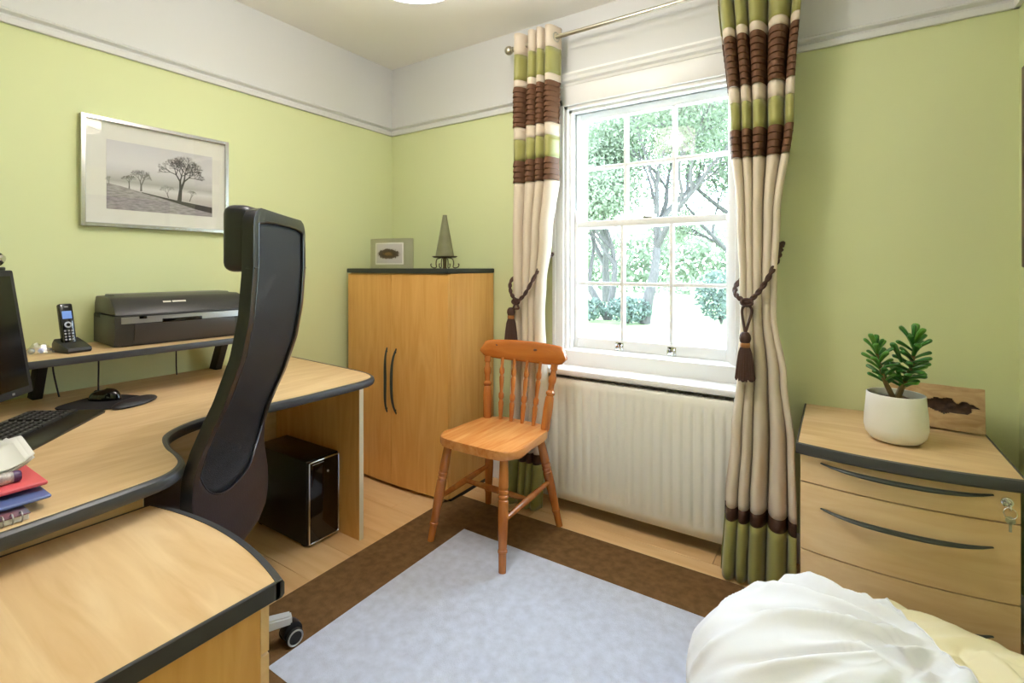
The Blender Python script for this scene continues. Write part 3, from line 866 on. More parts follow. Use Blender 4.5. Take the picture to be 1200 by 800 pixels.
def fabric(name, rgb, rough, **k): return mat(name, rgb, rough, spec=0.3, **k)
CRM = fabric('cream_curtain_fabric', (222, 208, 188), 0.75, bump=0.2, scale=500, bdist=0.0005, transl=0.12)
GRN = fabric('olive_green_satin', (156, 154, 88), 0.36, sheen=0.3, transl=0.06)
BRN = fabric('brown_pleated_fabric', (104, 72, 50), 0.7, transl=0.04)
DBR = fabric('dark_brown_satin', (72, 48, 36), 0.5)
def curtain(label, edges, folds, bands, zlo, zhi, eye, seed, phase):
    """edges: z -> (x0,x1,amp)"""
    t = thing('curtain', (edges[-1][1][0], PY, zlo), label, 'curtain', group='striped curtains')
    L = t.location
    x0t = [(z, e[0]) for z, e in edges]; x1t = [(z, e[1]) for z, e in edges]; amt = [(z, e[2]) for z, e in edges]; yct = [(z, e[3]) for z, e in edges]
    def P(u, z, ple=0.0):
        x0, x1, am, yc = lerp(x0t, z), lerp(x1t, z), lerp(amt, z), lerp(yct, z)
        w = u + 0.035 * math.sin(2 * PI * u * 1.3 + seed) + 0.012 * math.sin(z * 3 + seed + u * 6)
        ph = 2 * PI * (folds * w + phase)
        s = 2 * abs(math.sin(ph / 2)) ** 0.85 - 1
        xs = -math.sin(ph) * 0.006
        y = yc - am * s + 0.006 * noise.noise(Vector((u * 5, z * 1.5, seed)))
        return Vector((x0 + (x1 - x0) * u + xs, y - ple, z))
    NU = 150
    for (z0, z1, kind) in bands:
        if kind == 'pleat':
            npl = max(4, int((z1 - z0) / 0.0235)); rows = []
            for k in range(npl):
                za = z0 + (z1 - z0) * k / npl; zb_ = z0 + (z1 - z0) * (k + 1) / npl
                rows += [(za, 0.009), (za + (zb_ - za) * 0.55, 0.0045), (zb_ - 0.0006, 0.0)]
            m_, nm = BRN, 'pleated_band'
        else:
            nz_ = max(3, int((z1 - z0) / 0.025)); rows = [(z0 + (z1 - z0) * k / nz_, 0.0) for k in range(nz_ + 1)]
            m_, nm = {'cream': (CRM, 'cream_panel'), 'green': (GRN, 'green_band'), 'dark': (DBR, 'brown_band')}[kind]
        if kind == 'pleat': rows.append((z1, 0.0))
        g = G()
        vs = [[g.bm.verts.new(P(i / (NU - 1), z, d)) for i in range(NU)] for z, d in rows]
        for a, b in zip(vs[:-1], vs[1:]):
            for i in range(NU - 1): g.bm.faces.new((a[i], a[i + 1], b[i + 1], b[i]))
        o = g.obj(nm, m_, t, off=L, ang=70 if kind != 'pleat' else 40, recalc=False)
        md = o.modifiers.new('thickness', 'SOLIDIFY'); md.thickness = 0.0025; md.offset = 0
    for k in (int(2 * folds) - 1,) if eye else (0,):
        # eyelet rings where the fabric crosses the pole
        best = min((abs(P(i / 400, PZ).y - PY), i / 400) for i in range(1 + int(400 * k / (2 * folds)), int(400 * (k + 1) / (2 * folds))))
        p = P(best[1], PZ)
        q = P(min(1, best[1] + 0.004), PZ) - P(max(0, best[1] - 0.004), PZ)
        q.z = 0; q.normalize()
        pts = [Vector((p.x, PY, PZ)) + q * 0.022 * math.cos(a) + Vector((0, 0, 0.022 * math.sin(a))) for a in [2 * PI * i / 20 for i in range(21)]]
        G().tube(pts, 0.004, 8).obj('eyelet', METAL, t, off=L)
    return t
LB = [(0.012, 0.235, 'green'), (0.235, 0.285, 'dark'), (0.285, 1.650, 'cream'), (1.650, 1.765, 'pleat'), (1.765, 1.875, 'green'), (1.875, 1.940, 'cream'), (1.940, 2.150, 'pleat'), (2.150, 2.185, 'cream'), (2.185, 2.318, 'green'), (2.318, 2.428, 'cream')]
curtain('narrow striped curtain hanging left of the window behind the pine chair',
        [(0.0, (-1.40, -1.225, 0.035, 2.125)), (0.5, (-1.40, -1.195, 0.030, 2.14)), (0.98, (-1.40, -1.232, 0.022, 2.165)), (1.12, (-1.405, -1.228, 0.024, 2.175)), (1.36, (-1.415, -1.205, 0.034, 2.19)), (1.7, (-1.42, -1.18, 0.042, PY)), (2.43, (-1.415, -1.17, 0.045, PY))],
        4.0, LB, 0.012, 2.428, 1, 1.3, 0.02)
curtain('striped curtain hanging right of the window next to the drawers',
        [(0.0, (-0.385, -0.122, 0.042, 2.085)), (0.3, (-0.37, -0.122, 0.042, 2.09)), (0.55, (-0.35, -0.13, 0.038, 2.105)), (0.8, (-0.327, -0.158, 0.032, 2.12)), (1.03, (-0.315, -0.195, 0.026, 2.14)), (1.15, (-0.32, -0.195, 0.026, 2.15)), (1.4, (-0.335, -0.185, 0.036, 2.18)), (1.8, (-0.375, -0.14, 0.048, PY)), (2.43, (-0.425, -0.105, 0.052, PY))],
        4.6, LB, 0.012, 2.428, 0, 4.1, 0.1)
CORD = mat('brown_cord', (68, 42, 32), 0.7, bump=0.6, scale=60, stretch=(1, 1, 3), bdist=0.003)
GOLD = mat('old_gold_thread', (150, 98, 48), 0.5)
def tieback(label, knot, front, back, tip):
    t = thing('curtain_tieback', tip, label, 'tieback', group='tasselled curtain tiebacks')
    L = Vector(tip)
    k = Vector(knot)
    def twist(pts, r, nm):
        c = catmull(pts, 8)
        g = G()
        for ph in (0, PI):
            out = []
            for i, p in enumerate(c):
                a = c[max(0, i - 1)]; b = c[min(len(c) - 1, i + 1)]
                tg = (b - a).normalized(); nx = tg.orthogonal().normalized() if abs(tg.x) > .99 else tg.cross(Vector((1, 0, 0))).normalized(); ny = tg.cross(nx)
                q = ph + i * 0.9
                out.append(p + (nx * math.cos(q) + ny * math.sin(q)) * r * 0.55)
            g.tube(out, r * 0.72, 8)
        g.obj(nm, CORD, t, off=L)
    twist(front, 0.0085, 'cord'); twist(back, 0.0085, 'cord')
    g = G(); g.sphere(k, 0.019, 14, 10, (1, 0.9, 0.9)); g.tube([k + Vector((0.019 * math.cos(a), -0.012, 0.012 * math.sin(a))) for a in [2 * PI * i / 16 for i in range(17)]], 0.006, 8)
    g.obj('knot', CORD, t, off=L)
    tp = Vector(tip)
    g = G()
    for s in (-1, 1):
        g.tube(catmull([k + Vector((s * .006, -.008, -.01)), k + Vector((s * .017, -.01, -.035)), (tp + Vector((0, 0, .175)))], 6), 0.005, 8)
    g.obj('loop', CORD, t, off=L)
    g = G(); g.lathe([(0, .18), (.012, .178), (.019, .168), (.021, .155), (.018, .142), (.015, .138)], c=tp, n=20); g.obj('tassel_head', CORD, t, off=L)
    g = G(); g.lathe([(.0155, .14), (.018, .136), (.018, .124), (.0155, .12)], c=tp, n=20); g.obj('binding', GOLD, t, off=L)
    g = G(); n = 44
    rings = []
    for r_, z in ((.016, .122), (.023, .10), (.028, .06), (.032, .02), (.034, .0)):
        rings.append([g.bm.verts.new((tp.x + r_ * (1 + (.07 if i % 2 else -.05)) * math.cos(2 * PI * i / n), tp.y + r_ * (1 + (.07 if i % 2 else -.05)) * math.sin(2 * PI * i / n), tp.z + z + (.006 * math.sin(i * 2.3) if z == 0 else 0))) for i in range(n)])
    for a, b in zip(rings[:-1], rings[1:]):
        for i in range(n): g.bm.faces.new((a[i], b[i], b[(i + 1) % n], a[(i + 1) % n]))
    g.bm.faces.new(rings[-1])
    g.obj('fringe', CORD, t, off=L, ang=20)
    return t
tieback('brown tasselled tieback on the right-hand curtain beside the window', (-0.285, 2.085, 1.075),
        [(-0.285, 2.085, 1.075), (-0.25, 2.09, 1.11), (-0.215, 2.11, 1.17), (-0.188, 2.16, 1.24), (-0.183, 2.25, 1.29), (-0.185, 2.335, 1.31)],
        [(-0.285, 2.085, 1.075), (-0.325, 2.10, 1.10), (-0.335, 2.17, 1.14), (-0.29, 2.25, 1.20), (-0.22, 2.32, 1.27), (-0.19, 2.335, 1.31)], (-0.288, 2.055, 0.785))
tieback('brown tasselled tieback on the left-hand curtain above the pine chair', (-1.36, 2.122, 1.035),
        [(-1.36, 2.122, 1.035), (-1.315, 2.122, 1.07), (-1.27, 2.135, 1.15), (-1.24, 2.19, 1.24), (-1.25, 2.28, 1.27), (-1.257, 2.312, 1.28)],
        [(-1.36, 2.122, 1.035), (-1.40, 2.13, 1.08), (-1.43, 2.18, 1.14), (-1.39, 2.25, 1.2), (-1.30, 2.31, 1.26), (-1.26, 2.312, 1.28)], (-1.392, 2.118, 0.825))

# ------------------------------------------------------------------ pendant lamp
lx, ly, lz = -1.04, 1.05, 2.06
lamp = thing('pendant_lamp', (lx, ly, ZC), 'cream drum pendant lamp hanging from the ceiling at the top edge', 'lamp')
L = lamp.location
sh = mat_glass('cream_lamp_shade', (0.11, 0.107, 0.10), 0.0)
sb = sh.node_tree
df = sb.nodes.new('ShaderNodeBsdfTranslucent'); df.inputs['Color'].default_value = (0.8, 0.72, 0.58, 1)
mx = [n for n in sb.nodes if n.type == 'MIX_SHADER'][0]
mx.inputs['Fac'].default_value = 0.35
sb.links.new(df.outputs[0], mx.inputs[2])
g = G(); g.lathe([(0.15, 0.0), (0.15, 0.2)], c=(lx, ly, lz), n=48); g.obj('shade', sh, lamp, off=L)
g = G()
for z in (0.0, 0.2): g.tube([(lx + .15 * math.cos(a), ly + .15 * math.sin(a), lz + z) for a in [2 * PI * i / 48 for i in range(49)]], 0.003, 8)
for k in range(3):
    a = 2 * PI * k / 3; g.tube([(lx, ly, lz + .185), (lx + .15 * math.cos(a), ly + .15 * math.sin(a), lz + .2)], 0.002, 6)
g.obj('shade_ring', WHITE, lamp, off=L)
dif = mat_glass('lamp_diffuser', (0.64, 0.64, 0.63), 0.3)
db = dif.node_tree; em = db.nodes.new('ShaderNodeEmission'); em.inputs['Color'].default_value = (1, 0.93, 0.82, 1); em.inputs['Strength'].default_value = 8
mx = [n for n in db.nodes if n.type == 'MIX_SHADER'][0]; db.links.new(em.outputs[0], mx.inputs[2])
g = G(); g.lathe([(0, 0.004), (0.148, 0.004), (0.148, 0.006), (0, 0.006)], c=(lx, ly, lz), n=48); g.obj('diffuser', dif, lamp, off=L)
g = G(); g.tube([(lx, ly, lz + .17), (lx, ly, ZC - .02)], 0.003, 8); g.obj('cord', WHITE, lamp, off=L)
g = G(); g.lathe([(0, -.03), (.02, -.03), (.04, -.012), (.045, 0), (0, 0)], c=(lx, ly, ZC), n=24); g.obj('ceiling_rose', WHITE, lamp, off=L)
ld = bpy.data.lights.new('bulb_light', 'POINT'); ld.energy = LAMP_POWER; ld.color = (1.0, 0.96, 0.97); ld.shadow_soft_size = 0.07
lo = bpy.data.objects.new('bulb_light', ld); lo.location = (lx - L.x, ly - L.y, lz + 0.14 - L.z); lo.parent = lamp; COL.objects.link(lo)

exec_later = []
# ------------------------------------------------------------------ picture on the left wall
ALUF = mat('silver_picture_frame', (205, 205, 205), 0.25, metal=1.0)
py0, py1, pz0, pz1 = 0.697, 1.262, 1.374, 1.818
pic = thing('framed_picture', (XL + 0.012, (py0 + py1) / 2, pz0), 'silver-framed black and white picture of bare trees on the green wall', 'picture')
L = pic.location
fw = 0.016
g = G()
for b in ((py0, py0 + fw, pz0, pz1), (py1 - fw, py1, pz0, pz1), (py0 + fw, py1 - fw, pz0, pz0 + fw), (py0 + fw, py1 - fw, pz1 - fw, pz1)):
    g.box(XL + 0.002, XL + 0.028, b[0], b[1], b[2], b[3], 0.0015, 1)
g.obj('frame', ALUF, pic, off=L)
G().box(XL + 0.004, XL + 0.014, py0 + fw, py1 - fw, pz0 + fw, pz1 - fw).obj('mount', mat('ivory_mount_board', (228, 228, 220), 0.8), pic, off=L)
iy0, iy1, iz0, iz1 = py0 + 0.085, py1 - 0.072, pz0 + 0.075, pz1 - 0.085
m = bpy.data.materials.new('misty_field_print'); m.use_nodes = True
nt = m.node_tree; b = nt.nodes['Principled BSDF']; b.inputs['Roughness'].default_value = 0.6
tc = nt.nodes.new('ShaderNodeTexCoord'); sp_ = nt.nodes.new('ShaderNodeSeparateXYZ'); nt.links.new(tc.outputs['Generated'], sp_.inputs[0])
rp = nt.nodes.new('ShaderNodeValToRGB'); els = rp.color_ramp.elements
els[0].position = 0.0; els[0].color = lin((172, 168, 168)); els[1].position = 1.0; els[1].color = lin((206, 206, 209))
for p_, c_ in ((0.24, (188, 184, 183)), (0.34, (214, 214, 214)), (0.42, (172, 172, 170)), (0.52, (198, 198, 199)), (0.7, (216, 216, 218))):
    e = els.new(p_); e.color = lin(c_)
nt.links.new(sp_.outputs['Z'], rp.inputs['Fac']); nt.links.new(rp.outputs['Color'], b.inputs['Base Color'])
prt = G().box(XL + 0.014, XL + 0.0148, iy0, iy1, iz0, iz1).obj('print', m, pic, off=L)
# printed ground and trees as flat ink shapes on the print
rnd = random.Random(11)
pxx = XL + 0.0151
def P2(u, v): return Vector((pxx, iy0 + (iy1 - iy0) * u, iz0 + (iz1 - iz0) * v))
INK = mat('dark_print_ink', (52, 51, 50), 0.6); INK2 = mat('grey_print_ink', (104, 103, 101), 0.6)
FLD = mat('frosty_field_ink', (176, 172, 174), 0.6, rgb2=(132, 128, 131), scale=40, stretch=(1, 1, 5), detail=5)
g = G(); hill = [P2(0, 0), P2(1, 0), P2(1, .115), P2(.85, .15), P2(.62, .195), P2(.45, .24), P2(.3, .285), P2(.12, .345), P2(0, .37)]; g.face([p - Vector((.0002, 0, 0)) for p in hill]); g.obj('printed_field', FLD, prt, off=L)
g = G(); g.face([p - Vector((.0001, 0, 0)) for p in (P2(1, .06), P2(1, .155), P2(.85, .18), P2(.64, .215), P2(.45, .255), P2(.3, .29), P2(.3, .278), P2(.45, .235), P2(.64, .17), P2(.85, .095))]); g.obj('printed_shadow', INK, prt, off=L)
def ink_tree(u, v, h, seed, m_, lean=0.0, dep=7, w0=0.03, twig=True):
    rnd = random.Random(seed); g = G()
    cx_ = [0]
    def br(p, ang, ln, w, lev):
        q = (p[0] + math.sin(ang) * ln, p[1] + math.cos(ang) * ln)
        nx, ny = math.cos(ang), -math.sin(ang)
        w2 = w * 0.7
        cx_[0] += 1
        dz = Vector((cx_[0] * 2e-7, 0, 0))
        g.face([Vector((pxx, p[0] - nx * w / 2, p[1] - ny * w / 2)) + dz, Vector((pxx, p[0] + nx * w / 2, p[1] + ny * w / 2)) + dz, Vector((pxx, q[0] + nx * w2 / 2, q[1] + ny * w2 / 2)) + dz, Vector((pxx, q[0] - nx * w2 / 2, q[1] - ny * w2 / 2)) + dz])
        if lev < dep:
            nb_ = 3 if lev > 1 else 2
            for k in range(nb_):
                a2 = ang + (k - (nb_ - 1) / 2) * rnd.uniform(.45, .8) + rnd.uniform(-.3, .3)
                a2 = max(-1.75, min(1.75, a2))
                br(q, a2, ln * rnd.uniform(.62, .86), max(w2 * .85, .0006), lev + 1)
    o0 = P2(u, v)
    br((o0.y, o0.z), lean, h * 0.2, w0 * h, 0)
    g.obj('printed_tree', m_, prt, off=L, recalc=False)
ink_tree(.655, .20, .26, 21, INK, 0.10, 7, .07)
ink_tree(.295, .30, .115, 5, INK2, 0.0, 6, .07)
ink_tree(.19, .32, .085, 6, INK2, 0.0, 6, .06)
ink_tree(.02, .36, .05, 9, INK2, 0.0, 4, .05)
ink_tree(.55, .24, .085, 13, INK2, -0.3, 5, .05)
ink_tree(.76, .22, .085, 14, INK2, 0.3, 5, .05)
G().box(XL + 0.0185, XL + 0.0205, py0 + fw - .002, py1 - fw + .002, pz0 + fw - .002, pz1 - fw + .002).obj('glass', mat_glass('picture_glass', (1, 1, 1), 0.045), pic, off=L)
# dark framed picture on the right wall, just its edge shows
t = thing('wall_picture', (XR - 0.012, 1.9, 1.21), 'dark wooden frame on the right wall at the picture edge', 'picture')
L = t.location
g = G()
for b in ((1.56, 1.60, 1.21, 1.85), (2.182, 2.222, 1.21, 1.85), (1.60, 2.182, 1.21, 1.25), (1.60, 2.182, 1.81, 1.85)): g.box(XR - 0.022, XR - 0.001, *b, 0.002, 1)
g.obj('frame', mat('dark_walnut', (74, 40, 26), 0.4, var=0.3, scale=20), t, off=L)
G().box(XR - 0.012, XR - 0.002, 1.6, 2.182, 1.25, 1.81).obj('print', mat('faded_print', (150, 146, 132), 0.7, var=0.3, scale=6), t, off=L)

# ------------------------------------------------------------------ things on the cupboard
t = thing('photo_frame', (-2.20, 2.06, 1.203), 'curved steel photo frame with a small island photo on the cupboard', 'photo frame', math.radians(14))
def curve_plate(g, w, h, bul, th, z0, y0=0.0):
    n = 20
    pts = [(-w / 2 + w * i / n, y0 - bul * (1 - (2 * i / n - 1) ** 2)) for i in range(n + 1)]
    bk = [(x, y + th) for x, y in reversed(pts)]
    g.prism(pts + bk, z0, z0 + h, 0)
    return g
curve_plate(G(), 0.29, 0.175, 0.035, 0.003, 0.0).obj('plate', BRUSHED, t)
g = G(); n = 14
def ph(u, v, e=0.0): return ((u - .5) * .19, -.035 * (1 - ((u - .5) * .19 / .145) ** 2) - .0012 - e, .024 + v * .126)
g.grid(n, 2, lambda u, v: ph(u, v)); g.obj('photo_border', mat('white_card', (226, 224, 220), 0.5), t)
m = bpy.data.materials.new('island_photo'); m.use_nodes = True
nt = m.node_tree; b = nt.nodes['Principled BSDF']; b.inputs['Roughness'].default_value = 0.35
tc = nt.nodes.new('ShaderNodeTexCoord'); mp = nt.nodes.new('ShaderNodeMapping'); mp.inputs['Location'].default_value = (-.5, 0, -.5); mp.inputs['Scale'].default_value = (1.0, 0, 1.6)
nt.links.new(tc.outputs['Generated'], mp.inputs['Vector'])
mp.vector_type = 'POINT'
nz = nt.nodes.new('ShaderNodeTexNoise'); nz.inputs['Scale'].default_value = 9; nt.links.new(tc.outputs['Generated'], nz.inputs['Vector'])
sb2 = nt.nodes.new('ShaderNodeVectorMath'); sb2.operation = 'SUBTRACT'; sb2.inputs[1].default_value = (.5, 0, .48); nt.links.new(tc.outputs['Generated'], sb2.inputs[0])
ml = nt.nodes.new('ShaderNodeVectorMath'); ml.operation = 'MULTIPLY'; ml.inputs[1].default_value = (1.0, 0, 1.55); nt.links.new(sb2.outputs[0], ml.inputs[0])
ln = nt.nodes.new('ShaderNodeVectorMath'); ln.operation = 'LENGTH'; nt.links.new(ml.outputs[0], ln.inputs[0])
ad = nt.nodes.new('ShaderNodeMath'); ad.operation = 'MULTIPLY_ADD'; ad.inputs[1].default_value = .28; nt.links.new(nz.outputs['Fac'], ad.inputs[0]); nt.links.new(ln.outputs['Value'], ad.inputs[2])
rp = nt.nodes.new('ShaderNodeValToRGB'); els = rp.color_ramp.elements
els[0].position = .2; els[0].color = lin((120, 92, 52)); els[1].position = .62; els[1].color = lin((190, 186, 184))
e = els.new(.36); e.color = lin((66, 54, 40)); e = els.new(.52); e.color = lin((84, 72, 60)); e = els.new(.55); e.color = lin((176, 168, 164))
nt.links.new(ad.outputs[0], rp.inputs['Fac']); nt.links.new(rp.outputs['Color'], b.inputs['Base Color'])
g = G(); g.grid(n, 2, lambda u, v: ph(.04 + .92 * u, .05 + .9 * v, .0008)); g.obj('photo', m, t)
g = G(); g.box(-.02, .02, -.02, .05, 0, .003); g.obj('stand', BRUSHED, t)
t = thing('cone_candle_lamp', (-1.83, 2.11, 1.203), 'greenish glass cone lamp on a curly metal stand on the cupboard', 'lamp')
BRZ = mat('dark_bronze', (92, 82, 58), 0.45, metal=0.7)
g = G(); g.lathe([(.010, .292), (.012, .292), (.052, .068), (.050, .068)], n=24); g.lathe([(0, .292), (.012, .292), (.012, .298), (0, .298)], n=16)
g.obj('cone', mat('smoky_green_glass', (146, 146, 112), 0.3, transl=0.4, var=0.15, scale=25), t)
g = G(); g.lathe([(0, .060), (.06, .060), (.07, .066), (.07, .069), (.055, .066), (0, .066)], n=24); g.obj('dish', BRZ, t)
g = G(); g.lathe([(0, 0), (.012, 0), (.01, .01), (.012, .06), (0, .06)], n=16); g.obj('stem', BRZ, t)
for k in range(4):
    a = k * PI / 2 + .35
    pts = catmull([(.02, 0, .06), (.046, 0, .052), (.052, 0, .028), (.05, 0, .008), (.062, 0, .0035), (.078, 0, .008), (.084, 0, .022), (.078, 0, .026)], 5)
    G().tube([Matrix.Rotation(a, 3, 'Z') @ p for p in pts], 0.003, 8).obj('curled_leg', BRZ, t)

# ------------------------------------------------------------------ things on the raised shelf
# printer: side profile in xz, extruded along y
prn = thing('printer', (-2.325, 0.953, SZ), 'wide dark grey inkjet printer on the raised shelf', 'printer', math.radians(-4))
L = Vector((-2.34, 0.945, SZ))
PGREY = mat('dark_grey_printer_plastic', (48, 47, 46), 0.42)
PBR = mat('brown_grey_printer_plastic', (62, 56, 53), 0.4)
y0, y1 = 0.722, 1.20
def side(poly, ya, yb, bev=0.004):
    g = G(); Mx = Matrix(((1, 0, 0, 0), (0, 0, 1, 0), (0, 1, 0, 0), (0, 0, 0, 1)))
    g.prism([(p[0], p[1]) for p in poly], ya, yb, bev, 2, M=Mx)
    return g
xb = -2.488
side([(xb, SZ + .004), (xb + .255, SZ + .004), (xb + .275, SZ + .05), (xb + .268, SZ + .118), (xb, SZ + .118)], y0, y1).obj('body', PGREY, prn, off=L)
side([(xb + .005, SZ + .12), (xb + .268, SZ + .12), (xb + .262, SZ + .135), (xb + .215, SZ + .178), (xb + .16, SZ + .186), (xb + .02, SZ + .186), (xb + .005, SZ + .16)], y0 + .002, y1 - .002, .005).obj('scanner_lid', PGREY, prn, off=L)
side([(xb + .02, SZ + .186), (xb + .155, SZ + .186), (xb + .14, SZ + .193), (xb + .03, SZ + .193)], y0 + .03, y1 - .03, .002).obj('lid_panel', mat('lighter_grey_lid', (92, 92, 84), 0.35), prn, off=L)
side([(xb + .262, SZ + .090), (xb + .2735, SZ + .088), (xb + .273, SZ + .112), (xb + .262, SZ + .114)], y0 + .02, y1 - .02, .001).obj('control_strip', SILVER, prn, off=L)
side([(xb + .26, SZ + .012), (xb + .262, SZ + .012), (xb + .281, SZ + .052), (xb + .278, SZ + .084), (xb + .26, SZ + .084)], y0 + .06, y1 - .06, .002).obj('paper_tray', PBR, prn, off=L)
G().box(xb + .268, xb + .279, y0 + .15, y0 + .29, SZ + .085, SZ + .100, .003).obj('slot', BLACKG, prn, off=L)
G().box(xb + .268, xb + .2755, y0 + .075, y0 + .10, SZ + .104, SZ + .115, .002).obj('indicator', BLACKG, prn, off=L)
sl = math.atan2(.043, -.047)
for a, b_ in ((.165, .192), (.197, .245)):
    g = G(); g.box(-.004, .004, a, b_, 0, .0012); bmesh.ops.transform(g.bm, matrix=Matrix.Translation((xb + .233, y0, SZ + .1625)) @ Matrix.Rotation(math.atan2(.043, .047), 4, 'Y'), verts=g.bm.verts)
    g.obj('badge', mat('white_print', (226, 222, 210), 0.4), prn, off=L)
G().box(xb + .02, xb + .09, y0 - .0008, y0 + .002, SZ + .104, SZ + .122, .001).obj('side_grip', BLACKM, prn, off=L)
G().box(xb + .01, xb + .24, y0 + .03, y1 - .03, SZ, SZ + .004).obj('foot', BLACKM, prn, off=L)

# cordless phone in its cradle (local x = facing)
t = thing('cordless_phone', (-2.285, 0.615, SZ), 'black cordless phone standing in its cradle on the raised shelf', 'phone', math.radians(8))
g = G()
Mx = Matrix(((1, 0, 0, 0), (0, 0, 1, 0), (0, 1, 0, 0), (0, 0, 0, 1)))
g.prism([(-.045, 0), (.06, 0), (.066, .008), (.062, .018), (.02, .03), (-.012, .034), (-.03, .046), (-.045, .03)], -.036, .036, .004, 3, M=Mx); g.obj('cradle', BLACKP, t)
Mh = Matrix.Translation((-.008, 0, .02)) @ Matrix.Rotation(math.radians(-14), 4, 'Y')
g = G(); g.box(-.010, .010, -.0205, .0205, 0, .152, .006, 3, M=Mh); h = g.obj('handset', BLACKG, t)
g = G(); g.box(0.0098, .0108, -.014, .014, .096, .124, .0003, 1, M=Mh); g.obj('screen', mat_emit('blue_phone_screen', (96, 128, 190), 0.5), h)
g = G(); g.lathe([(.006, -.0008), (.011, -.0008), (.011, .0012), (.006, .0012)], n=24, M=Mh @ Matrix.Translation((.0102, 0, .074)) @ Matrix.Rotation(PI / 2, 4, 'Y')); g.obj('navigation_ring', SILVER, h)
for r in range(4):
    for c in range(3):
        g = G(); g.box(.0098, .0107, -.0135 + c * .0105, -.0075 + c * .0105, .018 + r * .0105, .0240 + r * .0105, .0006, 1, M=Mh); g.obj('key', mat('silver_key', (150, 150, 150), 0.4), h)
g = G(); g.box(.0098, .0106, -.006, .006, .138, .1405, .0003, 1, M=Mh); g.obj('earpiece', SILVER, h)
# clear plastic packet with small bits
t = thing('plastic_packet', (-2.30, 0.535, SZ), 'small crumpled clear plastic packet with blue bits beside the phone', 'packet')
g = G(); rnd = random.Random(2)
vs = [[g.bm.verts.new((-.03 + .06 * i / 7, -.045 + .09 * j / 9, .002 + .035 * math.sin(PI * (i + .3) / 7.6) * math.sin(PI * (j + .3) / 9.6) * (0.7 + .5 * rnd.random()))) for j in range(10)] for i in range(8)]
for i in range(7):
    for j in range(9): g.bm.faces.new((vs[i][j], vs[i + 1][j], vs[i + 1][j + 1], vs[i][j + 1]))
g.obj('wrapper', mat_glass('clear_film', (.92, .95, .97), .22, .08), t, ang=10)
g = G(); g.sphere((.004, .005, .012), .009, 10, 6); g.obj('bead', mat('blue_bead', (60, 96, 180), 0.3), t)
g = G(); g.sphere((-.006, -.018, .012), .010, 10, 6); g.tube([(-.01, .01, .02), (.01, .03, .012)], .006, 8); g.obj('cap', SILVER, t)

# cables behind the shelf
CAB = mat('black_cable', (20, 20, 20), 0.5)
def cable(pts, label, r=.0028, n=6):
    L = Vector(pts[0])
    o = G().tube(catmull(pts, n), r, 8).obj('cable', CAB, off=L); o.location = L
    tag(o, label, 'cable', 'thin black cables at the back of the desk'); return o
cable([(-2.30, .70, SZ - .0205), (-2.30, .70, .82), (-2.302, .70, .76), (-2.29, .70, DZ + .004), (-2.22, .73, DZ + .0035), (-2.20, .69, DZ + .0035), (-2.215, .665, DZ + .010)], 'thin black cable hanging from the shelf behind the mouse')
cable([(-2.40, .60, SZ - .0205), (-2.415, .60, .84), (-2.40, .605, .78), (-2.385, .61, DZ + .004)], 'thin black cable hanging near the left end of the shelf')
cable([(-2.44, 1.02, SZ - .0205), (-2.445, 1.02, .85), (-2.445, 1.02, .78), (-2.44, 1.02, DZ + .004)], 'thin black cable hanging under the printer')

# ------------------------------------------------------------------ monitor, webcam, keyboard, mouse
MA = math.atan2(.745, .667)      # facing
mon = thing('computer_monitor', (-2.0, 0.13, DZ), 'black flat-screen computer monitor cut off by the left picture edge', 'monitor', MA)
# local x = facing, y = to its left; the right end seen in the picture lies at +y
tl = math.radians(-8)
c0 = Vector((-2.034, .462)); r0 = Vector((-2.0, .13))
d0 = c0 - r0; lxx = d0.x * math.cos(MA) + d0.y * math.sin(MA); lyy = -d0.x * math.sin(MA) + d0.y * math.cos(MA)
MW, MH = .52, .37
Mm = Matrix.Translation((lxx, lyy - MW / 2, .105)) @ Matrix.Rotation(tl, 4, 'Y')
g = G(); g.box(-.035, 0, -MW / 2, MW / 2, 0, MH, .005, 2, M=Mm); sc_ = g.obj('screen_housing', BLACKM, mon)
g = G(); g.box(-.004, .0006, -MW / 2 + .018, MW / 2 - .018, .022, MH - .018, M=Mm); g.obj('screen', mat('dark_lcd', (7, 7, 9), 0.16, spec=0.4), sc_)
g = G(); g.box(-.002, .0012, MW / 2 - .09, MW / 2 - .08, .008, .014, M=Mm); g.obj('power_button', SILVER, sc_)
g = G(); g.box(lxx - .22, lxx - .18, lyy - MW / 2 - .035, lyy - MW / 2 + .035, .01, .27, .006); g.box(lxx - .20, lxx - .05, lyy - MW / 2 - .03, lyy - MW / 2 + .03, .22, .27, .004); g.obj('stand', BLACKM, mon)
g = G(); g.lathe([(0, 0), (.09, 0), (.09, .008), (.075, .014), (0, .016)], c=(lxx - .20, lyy - MW / 2, 0), n=32); g.obj('base', BLACKM, mon)
wm = Mm @ Vector((-.018, MW / 2 - .05, MH))
wc = thing('webcam', mon.matrix_basis @ wm, 'small round black webcam clipped on top of the monitor', 'webcam', MA)
g = G(); g.box(-.02, .02, -.018, .018, .0005, .012, .004); g.obj('clip', BLACKP, wc)
g = G(); g.sphere((0, 0, .034), .024, 18, 12); bd = g.obj('ball', BLACKG, wc)
g = G(); g.lathe([(0, .003), (.009, .003), (.011, 0), (.012, -.006)], n=20, M=Matrix.Translation((.022, 0, .036)) @ Matrix.Rotation(PI / 2, 4, 'Y')); g.obj('lens', CHROME, bd)

